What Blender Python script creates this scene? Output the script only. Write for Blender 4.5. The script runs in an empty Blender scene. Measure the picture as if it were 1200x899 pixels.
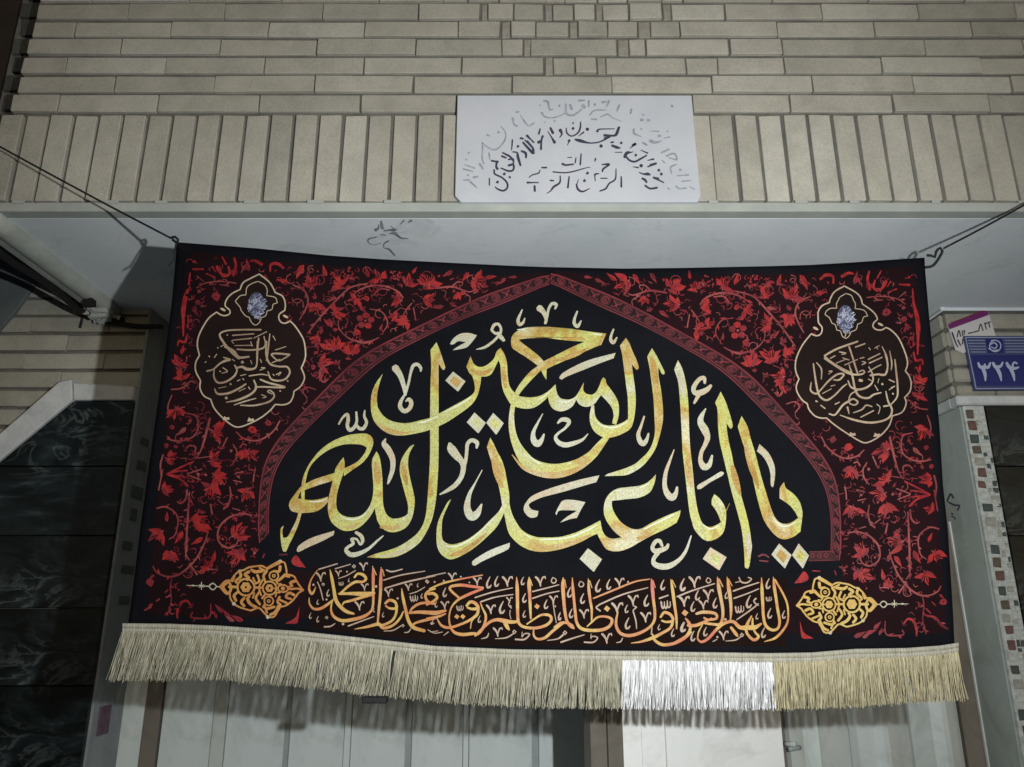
import bpy, bmesh, math, random
from mathutils import Vector, geometry
import numpy as np
random.seed(7)
C = bpy.context.scene
COL = C.collection

# ------------------------------------------------------------------ camera
H = 1.50                       # eye height above the pavement
PITCH = math.radians(16.6)
F = 900.0                      # focal length in photo pixels (1200 wide)
cam = bpy.data.cameras.new('camera'); camo = bpy.data.objects.new('camera', cam); COL.objects.link(camo)
camo.location = (0, 0, H); camo.rotation_euler = (math.pi/2 + PITCH, 0, 0)
cam.sensor_width = 36; cam.lens = 27.0; cam.clip_start = 0.02; cam.clip_end = 500
C.camera = camo
# ------------------------------------------------------------------ world: faint night-time sky glow
w = bpy.data.worlds.new('World'); C.world = w; w.use_nodes = True
nt = w.node_tree; nt.nodes.clear()
sky = nt.nodes.new('ShaderNodeTexSky'); sky.sky_type = 'NISHITA'; sky.sun_disc = False
sky.sun_elevation = math.radians(16); sky.sun_rotation = math.radians(165)
bgd = nt.nodes.new('ShaderNodeBackground'); out = nt.nodes.new('ShaderNodeOutputWorld')
bgd.inputs['Strength'].default_value = 0.036
nt.links.new(sky.outputs[0], bgd.inputs[0]); nt.links.new(bgd.outputs[0], out.inputs[0])
# ------------------------------------------------------------------ the one lamp: a small hand light held to the
# right of the photographer (it throws the sharp banner shadow on soffit, pier and gate); used instead of a sun
ld = bpy.data.lights.new('hand_lamp', 'SPOT'); ld.energy = 108; ld.spot_size = math.radians(120); ld.spot_blend = 1.0; ld.shadow_soft_size = 0.012; ld.color = (0.97, 1.0, 1.0)
lo = bpy.data.objects.new('hand_lamp', ld); COL.objects.link(lo); lo.location = (0.33, 0.10, H + 0.095)
lo.rotation_euler = (Vector((0.13, 1.5, H + 0.50)) - lo.location).to_track_quat('-Z', 'Y').to_euler()
C.view_settings.view_transform = 'Standard'; C.view_settings.look = 'None'
C.view_settings.exposure = 0.0; C.view_settings.gamma = 1.0; C.view_settings.use_curve_mapping = False

# ------------------------------------------------------------------ rays from the photograph onto real planes
cp, sp = math.cos(PITCH), math.sin(PITCH)
def ray(px, py):
    x = (px - 600)/F; y = (449.5 - py)/F
    return (x, cp - y*sp, sp + y*cp)
def onY(px, py, Y):
    d = ray(px, py); t = Y/d[1]; return Vector((d[0]*t, Y, d[2]*t + H))
def onZ(px, py, Z):
    d = ray(px, py); t = (Z - H)/d[2]; return Vector((d[0]*t, d[1]*t, Z))

# ------------------------------------------------------------------ materials
def mat(name, col, rough=0.8, spec=0.3, metal=0.0):
    m = bpy.data.materials.new(name); m.use_nodes = True
    b = m.node_tree.nodes['Principled BSDF']
    b.inputs['Base Color'].default_value = (*col, 1); b.inputs['Roughness'].default_value = rough
    b.inputs['Specular IOR Level'].default_value = spec; b.inputs['Metallic'].default_value = metal
    return m
def N(m, t, **kw):
    n = m.node_tree.nodes.new(t)
    for k, v in kw.items(): setattr(n, k, v)
    return n
def L(m, a, b): m.node_tree.links.new(a, b)
def BS(m): return m.node_tree.nodes['Principled BSDF']
def tex_noise(m, scale, detail=4, rough=0.6, coord='Object', dist=0.0, mapscale=None):
    tc = N(m, 'ShaderNodeNewGeometry' if coord == 'World' else 'ShaderNodeTexCoord'); n = N(m, 'ShaderNodeTexNoise')
    coord = 'Position' if coord == 'World' else coord
    n.inputs['Scale'].default_value = scale; n.inputs['Detail'].default_value = detail
    n.inputs['Roughness'].default_value = rough; n.inputs['Distortion'].default_value = dist
    if mapscale:
        mp = N(m, 'ShaderNodeMapping'); mp.inputs['Scale'].default_value = mapscale
        L(m, tc.outputs[coord], mp.inputs[0]); L(m, mp.outputs[0], n.inputs['Vector'])
    else: L(m, tc.outputs[coord], n.inputs['Vector'])
    return n
def ramp(m, src, stops):
    r = N(m, 'ShaderNodeValToRGB'); L(m, src, r.inputs[0])
    e = r.color_ramp.elements
    while len(e) < len(stops): e.new(0.5)
    for i, (p, c) in enumerate(stops): e[i].position = p; e[i].color = (*c, 1)
    return r
def bump(m, src, strength, dist=0.002):
    b = N(m, 'ShaderNodeBump'); b.inputs['Strength'].default_value = strength; b.inputs['Distance'].default_value = dist
    L(m, src, b.inputs['Height']); L(m, b.outputs[0], BS(m).inputs['Normal'])
def mixc(m, fac, a, b, mode='MIX'):
    x = N(m, 'ShaderNodeMix', data_type='RGBA', blend_type=mode)
    if isinstance(fac, float): x.inputs[0].default_value = fac
    else: L(m, fac, x.inputs[0])
    for s, v in ((6, a), (7, b)):
        if isinstance(v, tuple): x.inputs[s].default_value = (*v, 1)
        else: L(m, v, x.inputs[s])
    return x.outputs[2]

def brick_mat(name, lo_, mid, hi):
    m = mat(name, mid, 0.88, 0.25)
    oi = N(m, 'ShaderNodeObjectInfo')
    r = ramp(m, oi.outputs['Random'], [(0.0, lo_), (0.5, mid), (1.0, hi)])
    n0 = tex_noise(m, 1.6, 4, 0.6, coord='World', mapscale=(1.6, 1, 0.7))
    r0 = ramp(m, n0.outputs[0], [(0.34, (0.90, 0.90, 0.895)), (0.60, (1.03, 1.03, 1.03))])
    n1 = tex_noise(m, 11, 5, 0.62, dist=0.2)
    ofs = N(m, 'ShaderNodeVectorMath', operation='ADD'); mul = N(m, 'ShaderNodeMath', operation='MULTIPLY'); mul.inputs[1].default_value = 83.0
    L(m, oi.outputs['Random'], mul.inputs[0]); src_ = n1.inputs['Vector'].links[0].from_socket
    L(m, src_, ofs.inputs[0]); L(m, mul.outputs[0], ofs.inputs[1]); L(m, ofs.outputs[0], n1.inputs['Vector'])
    r1 = ramp(m, n1.outputs[0], [(0.28, (0.80, 0.80, 0.79)), (0.50, (0.95, 0.95, 0.945)), (0.68, (1.05, 1.05, 1.045))])
    c = mixc(m, 1.0, r.outputs[0], r1.outputs[0], 'MULTIPLY'); c = mixc(m, 1.0, c, r0.outputs[0], 'MULTIPLY')
    n2 = tex_noise(m, 220, 5, 0.72, coord='World')
    r2 = ramp(m, n2.outputs[0], [(0.30, (0.72, 0.79, 0.77)), (0.60, (1.04, 1.04, 1.03))])
    c = mixc(m, 0.8, c, r2.outputs[0], 'MULTIPLY')
    L(m, c, BS(m).inputs['Base Color'])
    n4 = tex_noise(m, 34, 4, 0.6, coord='World'); ad = N(m, 'ShaderNodeMath', operation='ADD'); L(m, n4.outputs[0], ad.inputs[0]); L(m, n2.outputs[0], ad.inputs[1])
    bump(m, ad.outputs[0], 0.55, 0.0022)
    return m
M = {}
M['brick'] = brick_mat('buff_brick', (0.41, 0.385, 0.33), (0.475, 0.44, 0.375), (0.53, 0.50, 0.435))
M['brick_dk'] = brick_mat('shade_painted_brick', (0.06, 0.065, 0.06), (0.08, 0.08, 0.075), (0.10, 0.10, 0.09))  # dark copy of the brick colour, painted as shade for the set-back strip
M['brick_pier'] = brick_mat('grey_buff_brick', (0.33, 0.315, 0.27), (0.38, 0.36, 0.31), (0.43, 0.41, 0.36))
def grainy(name, a, b, scale, rough=0.85, fine=300, bs=0.3, spec=0.25):
    m = mat(name, a, rough, spec)
    n = tex_noise(m, scale, 6, 0.65, dist=0.3)
    r = ramp(m, n.outputs[0], [(0.32, a), (0.66, b)])
    n2 = tex_noise(m, fine, 3, 0.6)
    L(m, r.outputs[0], BS(m).inputs['Base Color']); bump(m, n2.outputs[0], bs, 0.0015)
    return m
M['mortar'] = grainy('grey_mortar', (0.10, 0.10, 0.09), (0.18, 0.175, 0.155), 14)
M['mortar_lt'] = grainy('pale_mortar', (0.24, 0.22, 0.18), (0.36, 0.33, 0.28), 30)
M['soffit'] = grainy('pale_soffit_plaster', (0.70, 0.75, 0.775), (0.82, 0.85, 0.865), 3.0, 0.7, 45, 0.35)
_m = M['soffit']; _n = tex_noise(_m, 5.5, 9, 0.72, coord='World', dist=1.2); _r = ramp(_m, _n.outputs[0], [(0.30, (0.80, 0.80, 0.78)), (0.44, (1, 1, 1))])
_c = BS(_m).inputs['Base Color'].links[0].from_socket; L(_m, mixc(_m, 1.0, _c, _r.outputs[0], 'MULTIPLY'), BS(_m).inputs['Base Color'])
M['lip'] = grainy('grey_green_lip_paint', (0.34, 0.365, 0.335), (0.44, 0.455, 0.415), 7, 0.75)
M['mould'] = grainy('dusty_moulding', (0.30, 0.32, 0.28), (0.45, 0.47, 0.43), 10, 0.8)
M['brown_wall'] = grainy('dark_brown_render', (0.025, 0.018, 0.013), (0.04, 0.03, 0.022), 6, 0.95)
M['patch'] = grainy('grey_render_patch', (0.085, 0.10, 0.10), (0.15, 0.17, 0.165), 5, 0.85)
M['asphalt'] = grainy('asphalt', (0.04, 0.04, 0.042), (0.065, 0.064, 0.062), 3, 0.95, 120, 0.6)
M['paving'] = grainy('paving', (0.40, 0.40, 0.385), (0.50, 0.495, 0.475), 2, 0.9, 90, 0.5)
M['trim'] = grainy('white_trim_stone', (0.46, 0.49, 0.50), (0.64, 0.66, 0.66), 22, 0.55)
M['plaque'] = grainy('white_marble_plaque', (0.50, 0.52, 0.56), (0.58, 0.59, 0.62), 5, 0.5, 200, 0.05, 0.4)
M['ink'] = mat('worn_black_paint', (0.045, 0.045, 0.075), 0.8)
M['ink_faint'] = grainy('faded_paint', (0.19, 0.22, 0.245), (0.40, 0.42, 0.47), 60)
M['scrawl'] = grainy('grey_scrawl', (0.10, 0.12, 0.125), (0.30, 0.33, 0.34), 40)
def marble():
    m = mat('black_marble', (0.01, 0.014, 0.016), 0.28, 0.30)
    n1 = tex_noise(m, 5, 8, 0.62, dist=1.6, mapscale=(1, 1, 2.4))
    r1 = ramp(m, n1.outputs[0], [(0.42, (0.002, 0.0035, 0.004)), (0.60, (0.011, 0.018, 0.020)), (0.80, (0.07, 0.09, 0.095))])
    n2 = tex_noise(m, 4.5, 6, 0.6, dist=2.4, mapscale=(0.8, 1, 2.2))
    r2 = ramp(m, n2.outputs[0], [(0.47, (0, 0, 0)), (0.505, (0.07, 0.082, 0.08)), (0.54, (0, 0, 0))])
    n3 = tex_noise(m, 3.0, 2, 0.5)
    r3 = ramp(m, n3.outputs[0], [(0.45, (0, 0, 0)), (0.65, (1, 1, 1))])
    v = mixc(m, r3.outputs[0], (0.0, 0.0, 0.0), r2.outputs[0])
    L(m, mixc(m, 1.0, r1.outputs[0], v, 'ADD'), BS(m).inputs['Base Color'])
    return m
M['marble'] = marble()
def paint(name, a, b, rough=0.45, spec=0.4):
    m = mat(name, a, rough, spec)
    n = tex_noise(m, 3.0, 5, 0.6, mapscale=(3, 3, 0.6)); r = ramp(m, n.outputs[0], [(0.3, a), (0.7, b)])
    L(m, r.outputs[0], BS(m).inputs['Base Color'])
    n3 = tex_noise(m, 7.0, 7, 0.7, dist=0.8); r3 = ramp(m, n3.outputs[0], [(0.34, (0.80, 0.80, 0.78)), (0.52, (1, 1, 1))])
    L(m, mixc(m, 1.0, r.outputs[0], r3.outputs[0], 'MULTIPLY'), BS(m).inputs['Base Color'])
    n2 = tex_noise(m, 40, 3, 0.6); bump(m, n2.outputs[0], 0.06, 0.002)
    return m
M['gate'] = paint('grey_green_gate_paint', (0.52, 0.59, 0.59), (0.60, 0.66, 0.655))
M['gate_dk'] = paint('dark_grey_gate_paint', (0.27, 0.31, 0.315), (0.32, 0.36, 0.36))  # darker grey than the panels, for backing sheets and latch
M['gate_brown'] = paint('brown_post_paint', (0.13, 0.12, 0.10), (0.17, 0.155, 0.13))
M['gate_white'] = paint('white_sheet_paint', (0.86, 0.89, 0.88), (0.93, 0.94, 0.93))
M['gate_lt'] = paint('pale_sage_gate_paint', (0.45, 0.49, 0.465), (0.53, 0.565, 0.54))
M['post'] = paint('rusty_taupe_post', (0.17, 0.145, 0.11), (0.26, 0.225, 0.18), 0.7)
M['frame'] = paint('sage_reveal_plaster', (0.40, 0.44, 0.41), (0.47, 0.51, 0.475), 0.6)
M['frame_dk'] = paint('shade_painted_reveal', (0.20, 0.225, 0.235), (0.27, 0.295, 0.305), 0.6)  # darker copy of the reveal plaster, the banner's shadow put into its colour
M['frame_edge'] = paint('white_frame_edge', (0.75, 0.77, 0.74), (0.85, 0.86, 0.83))
M['cord'] = mat('black_cord', (0.012, 0.014, 0.016), 0.7)
M['cable'] = mat('black_cable', (0.012, 0.012, 0.012), 0.6)
M['clip'] = mat('black_plastic', (0.012, 0.012, 0.014), 0.5)
M['nail'] = mat('steel', (0.3, 0.3, 0.3), 0.4, 0.5, 1.0)
# banner
def cloth_mat(name, a, b):
    m = mat(name, a, 0.85, 0.05)
    n = tex_noise(m, 6, 4, 0.6); r = ramp(m, n.outputs[0], [(0.35, a), (0.7, b)])
    L(m, r.outputs[0], BS(m).inputs['Base Color'])
    wv = tex_noise(m, 900, 2, 0.5); bump(m, wv.outputs[0], 0.25, 0.0004)
    return m
M['cloth'] = cloth_mat('black_satin', (0.0042, 0.0044, 0.0062), (0.0068, 0.0070, 0.0095))
M['field_red'] = cloth_mat('maroon_black_print', (0.009, 0.004, 0.005), (0.015, 0.005, 0.0065))
M['field_med'] = cloth_mat('brown_black_print', (0.008, 0.006, 0.0055), (0.016, 0.0085, 0.0075))
M['field_low'] = cloth_mat('brown_print', (0.0075, 0.0038, 0.0032), (0.010, 0.0048, 0.004))
def glitter(name, stops, big=11, fine=420, amt=0.75):
    m = mat(name, stops[0][1], 0.55, 0.25)
    n = tex_noise(m, big, 3, 0.55, dist=0.5); r = ramp(m, n.outputs[0], stops)
    n2 = tex_noise(m, fine, 4, 0.75)
    r2 = ramp(m, n2.outputs[0], [(0.36, (0.48, 0.46, 0.42)), (0.60, (1.15, 1.14, 1.12))])
    L(m, mixc(m, amt, r.outputs[0], r2.outputs[0], 'MULTIPLY'), BS(m).inputs['Base Color'])
    return m
M['gold'] = glitter('yellow_gold_print', [(0.36, (0.48, 0.48, 0.32)), (0.44, (0.42, 0.43, 0.16)), (0.53, (0.45, 0.44, 0.125)),
                                          (0.585, (0.38, 0.25, 0.055)), (0.64, (0.46, 0.37, 0.16)), (0.70, (0.52, 0.49, 0.31))], 8, 320)
M['gold_hi'] = mat('cream_highlight_print', (0.54, 0.57, 0.44), 0.6, 0.2)
M['gold_lo'] = glitter('amber_glitter_print', [(0.3, (0.33, 0.19, 0.045)), (0.5, (0.42, 0.27, 0.075)), (0.7, (0.48, 0.40, 0.22))], 14, 380, 1.0)
M['cream'] = glitter('cream_print', [(0.35, (0.46, 0.46, 0.36)), (0.5, (0.42, 0.41, 0.30)), (0.66, (0.46, 0.37, 0.25))], 14, 400, 0.7)
M['outline'] = glitter('tan_outline_print', [(0.35, (0.34, 0.25, 0.18)), (0.65, (0.47, 0.39, 0.27))], 6, 300, 0.4)
M['scriptm'] = glitter('tan_script_print', [(0.35, (0.27, 0.185, 0.13)), (0.65, (0.42, 0.34, 0.23))], 14, 300, 0.4)
M['silver'] = glitter('silver_print', [(0.35, (0.20, 0.215, 0.32)), (0.65, (0.42, 0.44, 0.54))], 60, 500, 0.6)
M['silver_dk'] = mat('slate_print', (0.055, 0.058, 0.10), 0.6)
M['orange'] = glitter('orange_print', [(0.34, (0.44, 0.29, 0.12)), (0.45, (0.46, 0.17, 0.06)), (0.55, (0.48, 0.33, 0.09)), (0.64, (0.45, 0.12, 0.06))], 10, 420, 0.5)
M['orange_hi'] = glitter('pale_apricot_print', [(0.4, (0.34, 0.24, 0.18)), (0.6, (0.38, 0.29, 0.22))], 20, 420, 0.4)
M['copper'] = glitter('copper_print', [(0.38, (0.40, 0.155, 0.045)), (0.60, (0.46, 0.24, 0.07))], 18, 400, 0.6)
M['goldorn'] = glitter('gold_ornament_print', [(0.38, (0.48, 0.30, 0.075)), (0.60, (0.52, 0.38, 0.13))], 18, 400, 0.5)
M['red'] = glitter('scarlet_print', [(0.38, (0.19, 0.008, 0.013)), (0.50, (0.34, 0.020, 0.020)), (0.62, (0.21, 0.010, 0.018))], 30, 900, 0.9)
M['red_dk'] = glitter('crimson_print', [(0.38, (0.11, 0.010, 0.016)), (0.60, (0.22, 0.018, 0.027))], 20, 500, 0.8)
M['vine'] = glitter('dusty_rose_print', [(0.38, (0.16, 0.022, 0.028)), (0.60, (0.26, 0.060, 0.058))], 24, 500, 0.6)
M['band'] = glitter('arch_band_print', [(0.38, (0.016, 0.003, 0.005)), (0.62, (0.034, 0.005, 0.008))], 12, 500, 0.5)
M['band_hi'] = glitter('arch_band_line_print', [(0.38, (0.12, 0.013, 0.021)), (0.62, (0.19, 0.024, 0.032))], 16, 500, 0.7)
def thread(name, a, b):
    m = mat(name, a, 0.5, 0.45)
    n = tex_noise(m, 90, 4, 0.7, mapscale=(5, 1, 0.35)); r = ramp(m, n.outputs[0], [(0.32, a), (0.64, b)])
    L(m, r.outputs[0], BS(m).inputs['Base Color'])
    return m
M['fr_beige'] = thread('beige_silk_thread', (0.22, 0.208, 0.145), (0.53, 0.505, 0.385))
M['fr_white'] = thread('light_painted_thread', (0.62, 0.62, 0.64), (0.92, 0.92, 0.92))  # whiter than the other threads: a bright patch of light put into colour
M['fr_gold'] = thread('straw_gold_thread', (0.36, 0.315, 0.18), (0.58, 0.52, 0.34))
M['gimp'] = thread('fringe_heading_braid', (0.26, 0.25, 0.20), (0.46, 0.44, 0.36))
M['sign_blue'] = mat('plate_blue', (0.010, 0.018, 0.15), 0.4, 0.4)
M['sign_pale'] = grainy('plate_pale_blue', (0.05, 0.065, 0.17), (0.07, 0.085, 0.20), 90, 0.45, 300, 0.05)
M['sign_txt'] = mat('plate_lettering', (0.46, 0.50, 0.68), 0.5)
M['stk'] = mat('sticker_white', (0.62, 0.60, 0.60), 0.6)
M['stk_p'] = mat('sticker_purple', (0.17, 0.025, 0.14), 0.5)
M['stk_k'] = mat('sticker_print', (0.04, 0.035, 0.05), 0.6)
for k_, c_ in (('tile_r', (0.15, 0.085, 0.075)), ('tile_b', (0.12, 0.10, 0.075)), ('tile_k', (0.07, 0.09, 0.085)),
               ('tile_w', (0.50, 0.53, 0.50)), ('tile_t', (0.34, 0.34, 0.30)), ('tile_p', (0.11, 0.06, 0.095))):
    M[k_] = grainy('mosaic_' + k_, tuple(v*0.7 for v in c_), tuple(v*1.2 for v in c_), 60, 0.5)

# ------------------------------------------------------------------ object helpers
def link(name, me, m=None, parent=None):
    o = bpy.data.objects.new(name, me); COL.objects.link(o)
    if m and me is not None and not me.materials: me.materials.append(m)
    if parent: o.parent = parent
    return o
def thing(name, label, cat, loc=(0, 0, 0), group=None):
    o = bpy.data.objects.new(name, None); COL.objects.link(o); o.location = loc
    o['label'] = label; o['category'] = cat
    if group: o['group'] = group
    return o
def keep(o, parent):                       # parent while the vertices are in world space
    o.parent = parent; o.matrix_parent_inverse = (parent.matrix_parent_inverse @ parent.matrix_basis).inverted() if parent.parent is None else (parent.parent.matrix_basis @ parent.matrix_parent_inverse @ parent.matrix_basis).inverted(); return o
def tag(o, label, cat, group=None):
    o['label'] = label; o['category'] = cat
    if group: o['group'] = group
    return o
def struct(o): o['kind'] = 'structure'; return o
def mesh(name, v, f, m=None, parent=None, smooth=False):
    me = bpy.data.meshes.new(name); me.from_pydata([tuple(x) for x in v], [], f); me.update()
    if smooth:
        me.polygons.foreach_set('use_smooth', [True]*len(me.polygons))
    o = link(name, me, m)
    if parent: keep(o, parent)
    return o
def box_me(name, sx, sy, sz, bev=0.0, seed=0, rag=0.0):
    bm = bmesh.new(); bmesh.ops.create_cube(bm, size=1.0)
    rr = random.Random(seed)
    for v in bm.verts:
        v.co = Vector((v.co.x*sx, v.co.y*sy, v.co.z*sz))
        if rag: v.co += Vector((rr.uniform(-rag, rag), rr.uniform(-rag, rag)*.6, rr.uniform(-rag, rag)))
    if bev: bmesh.ops.bevel(bm, geom=bm.edges[:], offset=bev, segments=1, affect='EDGES')
    me = bpy.data.meshes.new(name); bm.to_mesh(me); bm.free(); return me
def box(name, x0, x1, y0, y1, z0, z1, m, parent=None, bev=0.0, rag=0.0):
    me = box_me(name, x1-x0, y1-y0, z1-z0, bev, random.randint(0, 9999), rag)
    o = link(name, me, m); o.location = ((x0+x1)/2, (y0+y1)/2, (z0+z1)/2)
    if parent: keep(o, parent)
    return o
def prism(name, pts, y0, y1, m, parent=None, bev=0.0):   # polygon in x,z given as world points, extruded in y
    bm = bmesh.new()
    fr = [bm.verts.new((p[0], y0, p[1])) for p in pts]; bk = [bm.verts.new((p[0], y1, p[1])) for p in pts]
    bm.faces.new(fr); bm.faces.new(bk[::-1]); n = len(pts)
    for i in range(n): bm.faces.new((fr[i], bk[i], bk[(i+1) % n], fr[(i+1) % n]))
    bmesh.ops.recalc_face_normals(bm, faces=bm.faces)
    if bev: bmesh.ops.bevel(bm, geom=bm.edges[:], offset=bev, segments=1, affect='EDGES')
    me = bpy.data.meshes.new(name); bm.to_mesh(me); bm.free()
    o = link(name, me, m)
    if parent: keep(o, parent)
    return o
def catmull(P, step):
    P = [np.array(p, float) for p in P]
    if len(P) == 1: P = [P[0], P[0] + 0.3]
    out = []
    for i in range(len(P)-1):
        p1, p2 = P[i], P[i+1]; p0 = P[i-1] if i else 2*p1-p2; p3 = P[i+2] if i+2 < len(P) else 2*p2-p1
        n = max(1, int(np.hypot(*(p2-p1)[:2])/step))
        for k in range(n):
            t = k/n
            out.append(0.5*((2*p1)+(-p0+p2)*t+(2*p0-5*p1+4*p2-p3)*t*t+(-p0+3*p1-3*p2+p3)*t**3))
    out.append(P[-1]); return out
def tube(name, pts, r, m, parent=None, sides=8, step=0.01, closed_ends=True):
    P = catmull([(p[0], p[1], p[2]) for p in pts], step)
    v = []; f = []
    for i, p in enumerate(P):
        a = P[max(0, i-1)]; b = P[min(len(P)-1, i+1)]; d = Vector(b-a).normalized()
        u = d.cross(Vector((0.1, 0.2, 1))).normalized(); w_ = d.cross(u)
        for k in range(sides):
            t = 2*math.pi*k/sides; v.append(Vector(p) + (u*math.cos(t) + w_*math.sin(t))*r)
        if i:
            for k in range(sides):
                q = (k+1) % sides; f.append(((i-1)*sides+k, (i-1)*sides+q, i*sides+q, i*sides+k))
    f.append(tuple(range(sides))[::-1]); f.append(tuple(range((len(P)-1)*sides, len(P)*sides)))
    return mesh(name, v, f, m, parent, True)

# ------------------------------------------------------------------ flat print: strokes and outlines
class Print:
    """collects flat ink shapes (photo pixels of the surface they are printed on) and lays them on that surface"""
    def __init__(s, mp, lift): s.mp = mp; s.lift = lift; s.v = []; s.f = []; s.mi = []; s.k = 0; s.dk = 2.2e-5; s.hom = None
    def _add(s, pts, faces, mi):
        b = len(s.v); s.k += 1; l = s.lift + s.dk*(s.k % 40)
        for p in pts:
            q = s.hom(p) if s.hom else p
            s.v.append(s.mp(q[0], q[1], l))
        s.f += [tuple(b+i for i in f) for f in faces]; s.mi += [mi]*len(faces)
    def stroke(s, P, mi=0, step=1.5, cap=True):
        Q = catmull(P, step)
        if cap and len(Q) > 1:
            for end in (0, -1):
                a = Q[end]; b = Q[1 if end == 0 else -2]
                d = (a-b)[:2]; n = np.hypot(*d)
                if n > 1e-6 and a[2] > 0.8:
                    e = np.array([*(a[:2] + d/n*a[2]*0.35), a[2]*0.55])
                    Q = [e]+Q if end == 0 else Q+[e]
        pts = []; faces = []
        for i, q in enumerate(Q):
            a = Q[max(0, i-1)][:2]; b = Q[min(len(Q)-1, i+1)][:2]; d = b-a; n = np.hypot(*d) or 1
            nx, ny = -d[1]/n, d[0]/n; w_ = max(q[2], 0.25)/2
            pts += [(q[0]-nx*w_, q[1]-ny*w_), (q[0]+nx*w_, q[1]+ny*w_)]
            if i: faces.append((2*i-2, 2*i-1, 2*i+1, 2*i))
        s._add(pts, faces, mi)
    def poly(s, pts, mi=0):
        tri = geometry.tessellate_polygon([[Vector((p[0], p[1], 0)) for p in pts]])
        s._add(pts, [tuple(t) for t in tri], mi)
    def build(s, name, mats, parent, kind=None):
        o = mesh(name, s.v, s.f, None, None)
        for m in mats: o.data.materials.append(m)
        o.data.polygons.foreach_set('material_index', s.mi)
        # all ink faces look towards the street
        keep(o, parent)
        if kind: o['kind'] = kind
        return o
def outline(txt, x0=0, y0=0, sc=1.0, step=2.0):
    """'x,y x,y! ...' -> closed smooth outline, '!' marks a sharp corner"""
    P = []; cor = []
    for t in txt.split():
        c = t.endswith('!'); a, b = t.rstrip('!').split(',')
        P.append(np.array([x0+float(a)/sc, y0+float(b)/sc])); cor.append(c)
    n = len(P); out = []
    for i in range(n):
        p1, p2 = P[i], P[(i+1) % n]
        p0 = 2*p1-p2 if cor[i] else P[i-1]
        p3 = 2*p2-p1 if cor[(i+1) % n] else P[(i+2) % n]
        k = max(1, int(np.hypot(*(p2-p1))/step))
        for j in range(k):
            t = j/k
            out.append(tuple(0.5*((2*p1)+(-p0+p2)*t+(2*p0-5*p1+4*p2-p3)*t*t+(-p0+3*p1-3*p2+p3)*t**3)))
    return out
def strk(txt, x0=0, y0=0, sc=1.0, ws=1.0):
    out = []
    for t in txt.split():
        v = [float(q) for q in t.split(',')]
        out.append((x0+v[0]/sc, y0+v[1]/sc, (v[2] if len(v) > 2 else 12)/sc*ws))
    return out
def arabic_mark(pr, kind, x, y, s, mi=0, sc=1.0, x0=0, y0=0):
    """small vowel signs drawn as pen strokes; s = height in local units"""
    def G(t, w_=1.0):
        return [(x0+(x+(a-50)*s/100)/sc, y0+(y+(b-50)*s/100)/sc, c*s/100/sc*w_) for a, b, c in
                (tuple(float(q) for q in z.split(',')) for z in t.split())]
    if kind == 'v':
        pr.stroke(G('8,12,18 25,28,20 42,55,16 50,85,14 52,98,6'), mi); pr.stroke(G('50,70,10 60,38,12 72,14,15 90,10,16 94,26,10'), mi)
    elif kind == 'j':
        pr.stroke(G('66,0,6 50,30,12 40,60,16 46,86,18 62,84,16 74,66,8'), mi)
    elif kind == 'o':
        pr.stroke(G('40,10,14 16,60,16 40,92,18 80,80,18 88,40,14 50,14,12'), mi)
    elif kind == 'w':
        pr.stroke(G('6,40,6 16,20,12 18,60,14 30,84,16 42,60,12 42,24,8'), mi); pr.stroke(G('42,60,12 54,84,16 68,60,14 68,14,8'), mi)
        pr.stroke(G('70,60,10 80,78,12 94,60,10 92,20,6'), mi)
    elif kind == 'm':
        pr.stroke(G('20,50,24 50,14,26 84,44,26 56,80,24 30,60,16'), mi)
    elif kind == 'd':
        pr.poly([(x0+(x+a*s/2)/sc, y0+(y+b*s/2)/sc) for a, b in ((-.15, -1), (1, -.1), (.15, 1), (-1, .1))], mi)
    elif kind == 'b':
        pr.poly([(x0+(x+math.cos(a*.785)*s/2)/sc, y0+(y+math.sin(a*.785)*s/2)/sc) for a in range(8)], mi)
# ================================================================== the setting
struct(box('pavement', -40, 40, -3.2, 2.35, -0.12, 0.0, M['paving']))
struct(box('street', -60, 60, -60, -3.2, -0.26, -0.13, M['asphalt']))
ZS = H + 0.838                 # soffit level
XL, XR = -1.155, 3.2           # ends of the overhanging front
YF = 1.5                       # face of the overhang
YP = 2.06                      # face of the ground floor piers
YG = 2.20                      # plane of the gate

# ---------------- front wall of the overhanging storey: mortar body + single bricks
fw = box('front_wall', XL+0.02, XR, YF+0.008, YF+0.30, ZS+0.03, H+2.35, M['mortar'])
tag(fw, 'buff brick upper wall overhanging the gate, with a course of upright bricks', 'wall')
rows_y = [(-19, 2.7), (2.7, 23.2), (23.2, 43.8), (43.8, 65), (65, 87.2), (87.2, 109.2), (109.2, 132.5)]
rows_x = [
 [48, 108, 222, 330, 445, 520, 548, 585, 640, 662, 700, 735, 775, 800, 905, 1017, 1130, 1245],
 [43, 150, 263, 378, 490, 563, None, 571, 602, 637, None, 647, 672, 697, None, 706, 737, 776, None, 787, 850, 963, 1076, 1190, 1300],
 [38, 87, 200, 314, 427, 537, 586, None, 598, 628, 666, None, 677, 712, 747, None, 762, 797, 911, 1025, 1139, 1250],
 [32, 142, 257, 371, 487, 588, 613, None, 622, 723, None, 737, 757, 855, 917, 1085, 1200, 1310],
 [26, 77, 193, 309, 426, 541, 637, None, 648, 674, 699, None, 710, 804, 842, 919, 1034, 1150, 1270],
 [20, 134, 251, 368, 484, 600, 717, 834, 952, 1070, 1186, 1300],
 [14, 68, 185, 303, 422, 535, 655, 812, 926, 1047, 1160, 1280]]
cache = {}
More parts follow.
